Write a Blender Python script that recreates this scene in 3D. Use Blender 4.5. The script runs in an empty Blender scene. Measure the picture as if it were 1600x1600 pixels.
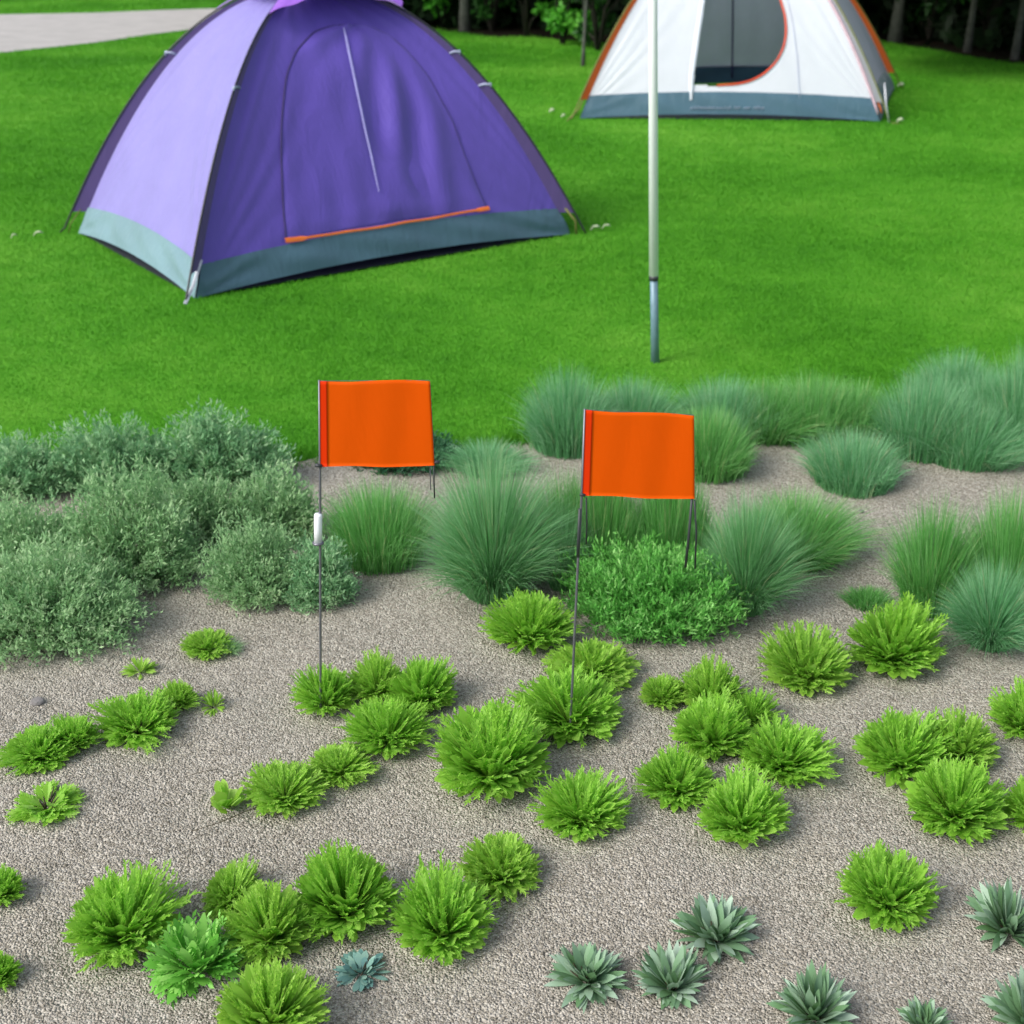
import bpy, math
import numpy as np
from math import radians, sin, cos, atan, pi, sqrt
S = bpy.context.scene
COL = S.collection
rng = np.random.default_rng(7)

# ------------------------------------------------------------------ camera
F = 2100.0; HZ = -180.0; CH = 1.7
PITCH = atan((800 - HZ) / F)
cd = bpy.data.cameras.new('camera'); cam = bpy.data.objects.new('camera', cd); COL.objects.link(cam)
cam.location = (0, 0, CH); cam.rotation_euler = (pi / 2 - PITCH, 0, 0)
cd.sensor_width = 36; cd.lens = 36 * F / 1600; cd.clip_start = .05; cd.clip_end = 1000
cd.dof.use_dof = True; cd.dof.focus_distance = 2.55; cd.dof.aperture_fstop = 5.6
S.camera = cam

def ray(x, y):
    dx = (x - 800) / F; dy = (800 - y) / F
    return np.array([dx, cos(PITCH) + dy * sin(PITCH), -sin(PITCH) + dy * cos(PITCH)])
def at(x, y, z=0.0):
    d = ray(x, y); t = (z - CH) / d[2]
    return np.array([d[0] * t, d[1] * t, z])
def atY(x, y, Y):
    d = ray(x, y); t = Y / d[1]
    return np.array([d[0] * t, Y, CH + d[2] * t])
def proj(P):
    P = np.asarray(P, float); X = P[..., 0]; Y = P[..., 1]; Z = P[..., 2] - CH
    cz = Y * cos(PITCH) - Z * sin(PITCH); cy = Y * sin(PITCH) + Z * cos(PITCH)
    return 800 + F * X / cz, 800 - F * cy / cz

# ------------------------------------------------------------------ light
SUN_EL = radians(42); SUN_AZ = radians(-122)      # azimuth from +Y towards +X: the sun stands to the left, a little behind the camera
w = bpy.data.worlds.new('World'); S.world = w; w.use_nodes = True
nt = w.node_tree; bg = nt.nodes['Background']
sky = nt.nodes.new('ShaderNodeTexSky'); sky.sky_type = 'NISHITA'; sky.sun_disc = False
sky.sun_elevation = SUN_EL; sky.sun_rotation = SUN_AZ; sky.air_density = 1.0; sky.dust_density = 3.0; sky.ozone_density = 1.0
hs_ = nt.nodes.new('ShaderNodeHueSaturation'); hs_.inputs['Saturation'].default_value = .55; nt.links.new(sky.outputs[0], hs_.inputs['Color']); nt.links.new(hs_.outputs[0], bg.inputs[0]); bg.inputs[1].default_value = .15
sl = bpy.data.lights.new('sun', 'SUN'); so = bpy.data.objects.new('sun', sl); COL.objects.link(so)
sl.energy = 1.7; sl.angle = radians(24); sl.color = (1, .96, .9)
so.location = (-10, -3, 12)
from mathutils import Vector
sd = Vector((sin(SUN_AZ) * cos(SUN_EL), cos(SUN_AZ) * cos(SUN_EL), sin(SUN_EL)))
so.rotation_euler = sd.to_track_quat('Z', 'Y').to_euler()
S.view_settings.view_transform = 'Standard'; S.view_settings.look = 'None'
S.view_settings.exposure = 0.55; S.view_settings.gamma = 1
S.render.engine = 'CYCLES'
S.cycles.max_bounces = 6; S.cycles.transparent_max_bounces = 4

# ------------------------------------------------------------------ helpers
def tag(o, label=None, cat=None, group=None, kind=None):
    if label: o['label'] = label
    if cat: o['category'] = cat
    if group: o['group'] = group
    if kind: o['kind'] = kind
    return o
def thing(name, loc, label, cat, group=None):
    o = bpy.data.objects.new(name, None); COL.objects.link(o); o.location = tuple(float(v) for v in loc)
    o.empty_display_size = .1
    return tag(o, label, cat, group)
def mesh(name, V, Fq=None, Ft=None, mat=None, parent=None, tint=None, smooth=True, loc=None):
    V = np.ascontiguousarray(V, dtype=np.float32).reshape(-1, 3)
    me = bpy.data.meshes.new(name)
    me.vertices.add(len(V)); me.vertices.foreach_set('co', V.ravel())
    loops = []; starts = []; tot = 0
    if Fq is not None and len(Fq):
        Fq = np.asarray(Fq, dtype=np.int32); loops.append(Fq.ravel()); starts.append(np.arange(len(Fq)) * 4 + tot); tot += Fq.size
    if Ft is not None and len(Ft):
        Ft = np.asarray(Ft, dtype=np.int32); loops.append(Ft.ravel()); starts.append(np.arange(len(Ft)) * 3 + tot); tot += Ft.size
    L = np.concatenate(loops).astype(np.int32); st = np.concatenate(starts).astype(np.int32)
    me.loops.add(len(L)); me.loops.foreach_set('vertex_index', L)
    me.polygons.add(len(st)); me.polygons.foreach_set('loop_start', st)
    if smooth: me.polygons.foreach_set('use_smooth', np.ones(len(st), dtype=bool))
    me.update(calc_edges=True); me.validate()
    if tint is not None:
        a = me.attributes.new('tint', 'FLOAT', 'POINT'); a.data.foreach_set('value', np.asarray(tint, dtype=np.float32))
    if mat: me.materials.append(mat)
    o = bpy.data.objects.new(name, me); COL.objects.link(o)
    if parent is not None: o.parent = parent
    if loc is not None: o.location = tuple(float(v) for v in loc)
    return o
class MB:
    def __init__(s): s.V = []; s.Q = []; s.T = []; s.n = 0; s.t = []
    def add(s, V, Q=None, T=None, tint=None):
        V = np.asarray(V, float).reshape(-1, 3)
        s.V.append(V)
        if Q is not None and len(Q): s.Q.append(np.asarray(Q) + s.n)
        if T is not None and len(T): s.T.append(np.asarray(T) + s.n)
        s.t.append(np.zeros(len(V)) if tint is None else np.broadcast_to(tint, (len(V),)))
        s.n += len(V); return s
    def build(s, name, mat, parent=None, off=None, smooth=True, loc=None):
        V = np.concatenate(s.V)
        if off is not None: V = V - np.asarray(off)
        return mesh(name, V, np.concatenate(s.Q) if s.Q else None, np.concatenate(s.T) if s.T else None, mat, parent, np.concatenate(s.t), smooth, loc)
def grid_faces(a, b, keep=None):
    i, j = np.meshgrid(np.arange(a - 1), np.arange(b - 1), indexing='ij')
    q = np.stack([i * b + j, (i + 1) * b + j, (i + 1) * b + j + 1, i * b + j + 1], -1).reshape(-1, 4)
    return q if keep is None else q[keep.ravel()]
def tube(P, r, n=8, flat=1.0):
    P = np.asarray(P, float); m = len(P); r = np.broadcast_to(np.asarray(r, float), (m,))
    T = np.gradient(P, axis=0); T /= np.linalg.norm(T, axis=1, keepdims=True) + 1e-12
    up = np.array([0, 0, 1.]) if abs(T[0, 2]) < .9 else np.array([1., 0, 0])
    V = []
    for k in range(m):
        a = np.cross(T[k], up); a /= np.linalg.norm(a) + 1e-12; b = np.cross(T[k], a); up = -b if np.dot(-b, up) > 0 else b
        b = np.cross(T[k], a)
        for q in range(n):
            th = 2 * pi * q / n
            V.append(P[k] + r[k] * (a * cos(th) + flat * b * sin(th)))
    Q = [[k * n + q, k * n + (q + 1) % n, (k + 1) * n + (q + 1) % n, (k + 1) * n + q] for k in range(m - 1) for q in range(n)]
    V.append(P[0]); V.append(P[-1]); c0 = m * n; c1 = c0 + 1
    Tt = [[c0, (q + 1) % n, q] for q in range(n)] + [[c1, (m - 1) * n + q, (m - 1) * n + (q + 1) % n] for q in range(n)]
    return np.array(V), np.array(Q), np.array(Tt)
def norm(v): return v / (np.linalg.norm(v, axis=-1, keepdims=True) + 1e-12)

# ------------------------------------------------------------------ materials
def new_mat(name):
    m = bpy.data.materials.new(name); m.use_nodes = True
    return m, m.node_tree, m.node_tree.nodes['Principled BSDF']
def N(nt, t, **k):
    n = nt.nodes.new(t)
    for a, b in k.items(): setattr(n, a, b)
    return n
def noise_(nt, scale, detail=3, rough=.5, vec=None):
    n = N(nt, 'ShaderNodeTexNoise'); n.inputs['Scale'].default_value = scale; n.inputs['Detail'].default_value = detail; n.inputs['Roughness'].default_value = rough
    if vec is not None: nt.links.new(vec, n.inputs['Vector'])
    return n
def ramp_(nt, fac, stops):
    r = N(nt, 'ShaderNodeValToRGB'); e = r.color_ramp.elements
    while len(e) < len(stops): e.new(.5)
    for k, (p, c) in enumerate(stops): e[k].position = p; e[k].color = (*c, 1)
    nt.links.new(fac, r.inputs[0]); return r
def leaf_mat(name, c0, c1, c2, trans=.3, rough=.5, nscale=9, spec=.3, straw=None):
    m, nt, b = new_mat(name)
    at_ = N(nt, 'ShaderNodeAttribute'); at_.attribute_name = 'tint'
    tc = N(nt, 'ShaderNodeTexCoord'); ns = noise_(nt, nscale, 2, .5, tc.outputs['Object'])
    mx = N(nt, 'ShaderNodeMath', operation='MULTIPLY_ADD'); nt.links.new(ns.outputs[0], mx.inputs[0]); mx.inputs[1].default_value = .7
    ad = N(nt, 'ShaderNodeMath', operation='MULTIPLY_ADD'); nt.links.new(at_.outputs['Fac'], ad.inputs[0]); ad.inputs[1].default_value = .75; ad.inputs[2].default_value = -.22
    nt.links.new(ad.outputs[0], mx.inputs[2])
    r = ramp_(nt, mx.outputs[0], [(.05, c0), (.5, c1), (.95, c2)] if straw is None else [(.05, c0), (.48, c1), (.86, c2), (1.0, straw)])
    nt.links.new(r.outputs[0], b.inputs['Base Color']); b.inputs['Roughness'].default_value = rough
    b.inputs['Specular IOR Level'].default_value = spec
    tr = N(nt, 'ShaderNodeBsdfTranslucent'); nt.links.new(r.outputs[0], tr.inputs[0])
    ms = N(nt, 'ShaderNodeMixShader'); ms.inputs[0].default_value = trans
    nt.links.new(b.outputs[0], ms.inputs[1]); nt.links.new(tr.outputs[0], ms.inputs[2])
    nt.links.new(ms.outputs[0], nt.nodes['Material Output'].inputs[0])
    return m
def plain(name, c, rough=.5, metal=0, spec=.5, var=.12, nscale=30):
    m, nt, b = new_mat(name); tc = N(nt, 'ShaderNodeTexCoord'); ns = noise_(nt, nscale, 4, .6, tc.outputs['Object'])
    r = ramp_(nt, ns.outputs[0], [(.3, tuple(v * (1 - var) for v in c)), (.7, tuple(min(1, v * (1 + var)) for v in c))])
    nt.links.new(r.outputs[0], b.inputs['Base Color']); b.inputs['Roughness'].default_value = rough; b.inputs['Metallic'].default_value = metal
    b.inputs['Specular IOR Level'].default_value = spec
    return m
def fabric(name, c, trans=.12, rough=.55, wr=.35, sheen=.2, var=.06):
    m, nt, b = new_mat(name); tc = N(nt, 'ShaderNodeTexCoord')
    ns = noise_(nt, 3.5, 4, .6, tc.outputs['Object'])
    r = ramp_(nt, ns.outputs[0], [(.3, tuple(v * (1 - var) for v in c)), (.7, tuple(min(1, v * (1 + var)) for v in c))])
    nt.links.new(r.outputs[0], b.inputs['Base Color']); b.inputs['Roughness'].default_value = rough
    b.inputs['Sheen Weight'].default_value = sheen; b.inputs['Specular IOR Level'].default_value = .35 if sheen else .08
    mp = N(nt, 'ShaderNodeMapping'); nt.links.new(tc.outputs['Object'], mp.inputs[0]); mp.inputs['Scale'].default_value = (9, 9, 2.2); mp.inputs['Rotation'].default_value = (.2, .35, .3)
    n2 = noise_(nt, 1.0, 5, .62, mp.outputs[0]); n2.inputs['Distortion'].default_value = 1.4
    n3 = noise_(nt, 700, 1, .5, tc.outputs['Object'])
    mm = N(nt, 'ShaderNodeMath', operation='MULTIPLY_ADD'); nt.links.new(n3.outputs[0], mm.inputs[0]); mm.inputs[1].default_value = .012; nt.links.new(n2.outputs[0], mm.inputs[2])
    bp = N(nt, 'ShaderNodeBump'); bp.inputs['Strength'].default_value = wr; bp.inputs['Distance'].default_value = .03
    nt.links.new(mm.outputs[0], bp.inputs['Height']); nt.links.new(bp.outputs[0], b.inputs['Normal'])
    tr = N(nt, 'ShaderNodeBsdfTranslucent'); nt.links.new(r.outputs[0], tr.inputs[0]); nt.links.new(bp.outputs[0], tr.inputs['Normal'])
    ms = N(nt, 'ShaderNodeMixShader'); ms.inputs[0].default_value = trans
    nt.links.new(b.outputs[0], ms.inputs[1]); nt.links.new(tr.outputs[0], ms.inputs[2])
    nt.links.new(ms.outputs[0], nt.nodes['Material Output'].inputs[0])
    return m

M = {}
M['lime'] = leaf_mat('lime_leaf', (.21, .46, .035), (.33, .64, .075), (.50, .80, .18), .5)
M['lime_warm'] = leaf_mat('lime_leaf_warm', (.25, .47, .04), (.37, .65, .09), (.54, .80, .20), .5)
M['broad'] = leaf_mat('broad_leaf', (.10, .34, .04), (.18, .52, .07), (.38, .72, .18), .35, .4)
M['rosette'] = leaf_mat('grey_green_leaf', (.09, .20, .07), (.19, .34, .19), (.42, .56, .44), .15, .45, 14)
M['bluish'] = leaf_mat('bluish_leaf', (.08, .19, .19), (.15, .31, .28), (.27, .45, .37), .15, .45, 14)
M['fescue'] = leaf_mat('silvery_grass_blade', (.105, .33, .10), (.205, .49, .20), (.42, .70, .40), .45, .5, 6, straw=(.56, .64, .36))
M['fescue_green'] = leaf_mat('green_grass_blade', (.09, .33, .06), (.175, .48, .12), (.36, .67, .28), .45, .5, 6, straw=(.52, .60, .28))
M['fescue_blue'] = leaf_mat('blue_grass_blade', (.10, .35, .12), (.20, .50, .23), (.42, .69, .43), .45, .5, 6, straw=(.56, .64, .38))
M['sage'] = leaf_mat('sage_leaf', (.17, .36, .15), (.31, .53, .25), (.56, .74, .44), .4, .6, 5)
M['sage_blue'] = leaf_mat('sage_leaf_blue', (.15, .36, .17), (.28, .52, .26), (.53, .73, .44), .4, .6, 5)
M['shrub'] = leaf_mat('bright_shrub_leaf', (.09, .32, .05), (.19, .55, .11), (.42, .76, .26), .4, .4, 7)
M['dark_shrub'] = leaf_mat('dark_shrub_leaf', (.02, .08, .035), (.045, .16, .075), (.10, .28, .13), .25, .5, 7)
M['stem'] = plain('woody_stem', (.05, .04, .02), .8)
M['stem_green'] = plain('green_stem', (.12, .25, .08), .7)

# lawn colour shared by the soil sheet and the blades on it
def lawn_colour(nt, vec, tint=None, k=1.0):
    a = noise_(nt, .55, 2, .5, vec); bb = noise_(nt, 5.0, 3, .6, vec)
    mp = N(nt, 'ShaderNodeMath', operation='MULTIPLY_ADD'); nt.links.new(bb.outputs[0], mp.inputs[0]); mp.inputs[1].default_value = .45
    nt.links.new(a.outputs[0], mp.inputs[2])
    last = mp
    if tint is not None:
        q = N(nt, 'ShaderNodeMath', operation='MULTIPLY_ADD'); nt.links.new(tint, q.inputs[0]); q.inputs[1].default_value = .4; nt.links.new(mp.outputs[0], q.inputs[2]); last = q
        s = N(nt, 'ShaderNodeMath', operation='SUBTRACT'); nt.links.new(q.outputs[0], s.inputs[0]); s.inputs[1].default_value = .2; last = s
    return ramp_(nt, last.outputs[0], [(.45, tuple(k * v for v in (.050, .235, .010))), (.72, tuple(k * v for v in (.095, .345, .020))), (.98, tuple(k * v for v in (.165, .44, .040)))])
m, nt_, b = new_mat('lawn'); g = N(nt_, 'ShaderNodeNewGeometry'); r = lawn_colour(nt_, g.outputs['Position'], None, .8)
nt_.links.new(r.outputs[0], b.inputs['Base Color']); b.inputs['Roughness'].default_value = .9; b.inputs['Specular IOR Level'].default_value = .1
mp = N(nt_, 'ShaderNodeMapping'); nt_.links.new(g.outputs['Position'], mp.inputs[0]); mp.inputs['Scale'].default_value = (60, 25, 60)
n1 = noise_(nt_, 1, 4, .7, mp.outputs[0]); bp = N(nt_, 'ShaderNodeBump'); bp.inputs['Strength'].default_value = .6; bp.inputs['Distance'].default_value = .02
nt_.links.new(n1.outputs[0], bp.inputs['Height']); nt_.links.new(bp.outputs[0], b.inputs['Normal']); M['lawn'] = m
m, nt_, b = new_mat('lawn_blade'); g = N(nt_, 'ShaderNodeNewGeometry'); a_ = N(nt_, 'ShaderNodeAttribute'); a_.attribute_name = 'tint'
r = lawn_colour(nt_, g.outputs['Position'], a_.outputs['Fac'], 1.0)
nt_.links.new(r.outputs[0], b.inputs['Base Color']); b.inputs['Roughness'].default_value = .6; b.inputs['Specular IOR Level'].default_value = .2
tr = N(nt_, 'ShaderNodeBsdfTranslucent'); nt_.links.new(r.outputs[0], tr.inputs[0]); ms = N(nt_, 'ShaderNodeMixShader'); ms.inputs[0].default_value = .35
nt_.links.new(b.outputs[0], ms.inputs[1]); nt_.links.new(tr.outputs[0], ms.inputs[2]); nt_.links.new(ms.outputs[0], nt_.nodes['Material Output'].inputs[0]); M['blade'] = m

# gravel
m, nt_, b = new_mat('gravel'); g = N(nt_, 'ShaderNodeNewGeometry')
vo = N(nt_, 'ShaderNodeTexVoronoi'); vo.inputs['Scale'].default_value = 220; nt_.links.new(g.outputs['Position'], vo.inputs['Vector'])
sep = N(nt_, 'ShaderNodeSeparateColor'); nt_.links.new(vo.outputs['Color'], sep.inputs[0])
big = noise_(nt_, 2.2, 4, .6, g.outputs['Position'])
q = N(nt_, 'ShaderNodeMath', operation='MULTIPLY_ADD'); nt_.links.new(big.outputs[0], q.inputs[0]); q.inputs[1].default_value = .5; nt_.links.new(sep.outputs[0], q.inputs[2])
r = ramp_(nt_, q.outputs[0], [(.22, (.215, .195, .158)), (.5, (.33, .305, .255)), (.9, (.42, .39, .335)), (1.0, (.52, .49, .425))])
nt_.links.new(r.outputs[0], b.inputs['Base Color']); b.inputs['Roughness'].default_value = .9; b.inputs['Specular IOR Level'].default_value = .2
inv = N(nt_, 'ShaderNodeMath', operation='SUBTRACT'); inv.inputs[0].default_value = 1; nt_.links.new(vo.outputs['Distance'], inv.inputs[1])
v2 = noise_(nt_, 60, 3, .7, g.outputs['Position']); q2 = N(nt_, 'ShaderNodeMath', operation='MULTIPLY_ADD'); nt_.links.new(v2.outputs[0], q2.inputs[0]); q2.inputs[1].default_value = 1.6; nt_.links.new(inv.outputs[0], q2.inputs[2])
bp = N(nt_, 'ShaderNodeBump'); bp.inputs['Strength'].default_value = 1.0; bp.inputs['Distance'].default_value = .006
nt_.links.new(q2.outputs[0], bp.inputs['Height']); nt_.links.new(bp.outputs[0], b.inputs['Normal']); M['gravel'] = m
m, nt_, b = new_mat('pebble'); a_ = N(nt_, 'ShaderNodeAttribute'); a_.attribute_name = 'tint'
r = ramp_(nt_, a_.outputs['Fac'], [(0, (.18, .162, .132)), (.3, (.315, .29, .242)), (.75, (.43, .397, .343)), (1, (.57, .537, .475))])
nt_.links.new(r.outputs[0], b.inputs['Base Color']); b.inputs['Roughness'].default_value = .85; b.inputs['Specular IOR Level'].default_value = .25; M['pebble'] = m
M['road'] = plain('road_gravel', (.40, .385, .37), .9, var=.12, nscale=3)
M['dirt'] = plain('forest_soil', (.012, .009, .005), .95, spec=.1, var=.4, nscale=2)  # brown soil, its colour darkened to hold the shade under the trees
M['bark'] = plain('bark', (.085, .09, .08), .9, spec=.2, var=.3, nscale=14)
M['bark_dark'] = plain('bark_dark', (.022, .021, .016), .9, spec=.2, var=.3, nscale=14)  # the bark again, darkened in colour for stems in the wood's shade
M['tree_leaf'] = leaf_mat('tree_leaf', (.008, .04, .006), (.018, .085, .012), (.045, .18, .022), .2, .5, 1.2)  # leaf green darkened to carry the shade inside the wood
M['dark_leaf'] = leaf_mat('understory_leaf', (.003, .012, .003), (.006, .022, .005), (.012, .04, .009), .1, .6, 1.0)  # near-black green: the blackness under the trees is in the colour
M['bright_tree_leaf'] = leaf_mat('low_branch_leaf', (.04, .20, .015), (.08, .36, .03), (.18, .52, .07), .35, .4, 2.0)  # same foliage in a brighter green, for boughs that catch the light

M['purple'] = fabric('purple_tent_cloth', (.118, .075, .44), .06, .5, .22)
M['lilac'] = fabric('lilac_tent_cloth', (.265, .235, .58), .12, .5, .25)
M['dark_purple'] = fabric('dark_purple_sleeve', (.085, .055, .19), .08, .5, .2)
M['violet'] = fabric('violet_cover_cloth', (.30, .11, .62), .12, .5, .2)
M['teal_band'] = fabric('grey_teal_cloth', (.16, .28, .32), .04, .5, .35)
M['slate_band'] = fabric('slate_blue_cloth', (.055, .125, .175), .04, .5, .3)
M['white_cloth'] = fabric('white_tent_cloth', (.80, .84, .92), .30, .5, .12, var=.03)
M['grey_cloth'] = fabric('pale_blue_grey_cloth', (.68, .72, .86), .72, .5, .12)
M['orange_cloth'] = fabric('red_orange_sleeve', (.78, .12, .012), .15, .5, .2)
M['groundsheet'] = plain('groundsheet', (.03, .035, .045), .6)  # tent floor, coloured near black so the gap under the hem reads as shadow
M['seam'] = plain('dark_seam', (.045, .03, .13), .7)
M['pale_zip'] = plain('pale_zip', (.42, .38, .80), .5)
M['orange_trim'] = plain('orange_trim', (.75, .16, .02), .5)
M['red_trim'] = plain('red_trim', (.70, .07, .02), .5)
M['pink_seam'] = plain('pink_seam', (.62, .42, .50), .5)
M['black_rod'] = plain('black_rod', (.02, .02, .025), .35)
M['silver_rod'] = plain('silver_rod', (.55, .58, .62), .3, .6)
M['clip'] = plain('grey_clip', (.35, .38, .55), .4)
M['guy'] = plain('olive_guy_cord', (.16, .17, .04), .7)
M['pole_white'] = plain('white_pole', (.86, .92, .93), .35, var=.03)
M['pole_grey'] = plain('blue_grey_metal', (.15, .25, .31), .4, .1)
M['flag'] = fabric('orange_flag_vinyl', (.76, .098, .001), .2, .45, .05, 0.0, .02)
M['flag_hem'] = fabric('red_orange_hem', (.70, .035, .002), .05, .45, .05, 0.0, .02)
M['wire'] = plain('steel_wire', (.16, .16, .19), .4, .5)
M['dark_wire'] = plain('dark_wire', (.03, .035, .04), .5)
M['white_plastic'] = plain('white_plastic', (.82, .84, .90), .3, var=.02)
M['daisy'] = plain('white_petal', (.42, .50, .32), .7)

# ------------------------------------------------------------------ ground, lawn, gravel, road
GX = [at(px, 700)[0] for px in (-700, -200, 0, 450, 560, 700, 820, 1000, 1170, 1250, 1400, 1600, 1900, 2500)]
GPX = (-700, -200, 0, 450, 560, 700, 820, 1000, 1170, 1250, 1400, 1600, 1900, 2500)
GPY = (760, 745, 742, 722, 716, 705, 696, 698, 690, 688, 700, 690, 680, 690)
GP = np.array([at(a, b_) for a, b_ in zip(GPX, GPY)])
def wob(x): return .03 * np.sin(x * 9.1) + .02 * np.sin(x * 23.7 + 1) + .012 * np.sin(x * 51 + 2)
def gravel_edge(x): return np.interp(x, GP[:, 0], GP[:, 1]) + wob(x)
FE = np.array([at(a, b_) for a, b_ in ((560, 22), (640, 32), (700, 48), (780, 56), (870, 64), (960, 72), (1100, 70), (1350, 56), (1400, 68), (1500, 84), (1600, 100), (1750, 118), (2100, 150))])
def forest_edge(x): return np.where(x < FE[0, 0], 1e3, np.interp(x, FE[:, 0], FE[:, 1]) + .25 * np.sin(x * 2.3) + .12 * np.sin(x * 7))
RB = np.array([at(a, b_) for a, b_ in ((-600, 140), (-300, 108), (0, 84), (157, 66), (245, 53), (315, 45), (400, 38), (620, 30))])
RT = np.array([at(a, b_) for a, b_ in ((-600, 45), (-300, 34), (0, 24), (157, 20), (245, 17), (315, 15), (400, 12), (620, 5))])
def road_lo(x): return np.interp(x, RB[:, 0], RB[:, 1]) + .05 * np.sin(x * 3)
def road_hi(x): return np.interp(x, RT[:, 0], RT[:, 1]) + .05 * np.sin(x * 2.3)

mesh('lawn', [[-220, -60, 0], [220, -60, 0], [220, 380, 0], [-220, 380, 0]], [[0, 1, 2, 3]], None, M['lawn'])['kind'] = 'structure'
# gravel bed: a gently uneven sheet
xs = np.linspace(-6, 6, 500); ts = np.linspace(0, 1, 260)
X = np.repeat(xs[:, None], 260, 1); E_ = gravel_edge(xs)[:, None]; Y = -.5 + (E_ + .5) * (1 - (1 - ts[None]) ** 1.25)
def und(x, y): return .004 * (np.sin(x * 5 + y * 3) + np.sin(y * 7.3 - x * 4.1) + np.sin(x * 13.1 + 1.3) * np.sin(y * 11.7)) + .0022 * np.sin(x * 37 + 5 * np.sin(y * 9)) * np.sin(y * 41)
def gz(x, y): return float(max(.014 + und(x, y), .005)) if y < gravel_edge(x) else .002
Z = .014 + und(X, Y); Z = np.maximum(Z, .005); Z = np.where(ts[None] > .985, .004, Z)
mesh('gravel_bed', np.stack([X, Y, Z], -1), grid_faces(500, 260), None, M['gravel'])['kind'] = 'structure'
# road
xs = np.linspace(RB[0, 0], RB[-1, 0], 80); mm = MB()
rows = np.linspace(0, 1, 6); P = np.array([[[x, (1 - t) * road_lo(x) + t * road_hi(x), .008] for t in rows] for x in xs])
mesh('road', P, grid_faces(80, 6), None, M['road'])['kind'] = 'structure'
# forest floor
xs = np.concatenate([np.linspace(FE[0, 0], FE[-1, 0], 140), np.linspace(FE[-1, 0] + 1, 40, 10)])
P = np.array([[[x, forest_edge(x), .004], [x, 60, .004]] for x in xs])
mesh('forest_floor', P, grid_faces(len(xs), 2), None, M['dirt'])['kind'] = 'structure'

# ------------------------------------------------------------------ blades and leaves (vectorised)
def blades(P0, P1, P2, W, seg, prof, wdir, tint, tipt=.25):
    n = len(P0); t = np.linspace(0, 1, seg + 1)
    b0 = (1 - t) ** 2; b1 = 2 * t * (1 - t); b2 = t ** 2
    C = b0[None, :, None] * P0[:, None] + b1[None, :, None] * P1[:, None] + b2[None, :, None] * P2[:, None]
    wv = (W[:, None] * prof(t)[None])[..., None] * wdir[:, None] * .5
    V = np.stack([C - wv, C + wv], 2).reshape(-1, 3)
    k = np.arange(n)[:, None] * (seg + 1) * 2 + np.arange(seg)[None] * 2
    Q = np.stack([k, k + 1, k + 3, k + 2], -1).reshape(-1, 4)
    tt = np.repeat((tint[:, None] + tipt * (t[None] - .5)), 2, axis=1).reshape(-1)
    return V, Q, tt
p_grass = lambda t: np.maximum(1 - t ** 1.6, .03)
p_leaf = lambda t: np.maximum(np.sin(pi * np.clip(t * .93 + .05, 0, 1) ** 1.25), .04)
p_spat = lambda t: np.maximum(np.sin(pi * np.clip(t * .95 + .02, 0, 1) ** 1.9), .10)
p_sharp = lambda t: np.maximum(np.sin(pi * np.clip(t, 0, 1) ** .95) ** .7 * (1.05 - .35 * t), .03)
def widths(P0, P2, roll=.5, r_=None):
    r_ = r_ or rng
    d = norm(P2 - P0); s = np.cross(d, np.array([0, 0, 1.])[None] + r_.normal(0, .12, d.shape)); s = norm(s)
    o = np.cross(d, s); a = r_.normal(0, roll, len(d))[:, None]
    return norm(s * np.cos(a) + o * np.sin(a))
def hemi(n, lo=.03, hi=1.0, r_=None):
    r_ = r_ or rng; sz = r_.uniform(lo, hi, n); az = r_.uniform(0, 2 * pi, n)
    c = np.sqrt(1 - sz ** 2); return np.stack([c * np.cos(az), c * np.sin(az), sz], -1)
def lobe(D, amp, r_):
    # uneven outline: some directions reach further than others
    k = np.zeros(len(D))
    for q in range(7):
        v = norm(r_.normal(0, 1, 3)); v[2] = abs(v[2]); k += r_.uniform(.3, 1) * np.exp(-((1 - D @ v) / .12))
    k = (k - k.mean()) / (k.std() + 1e-6)
    return 1 + amp * k

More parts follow.
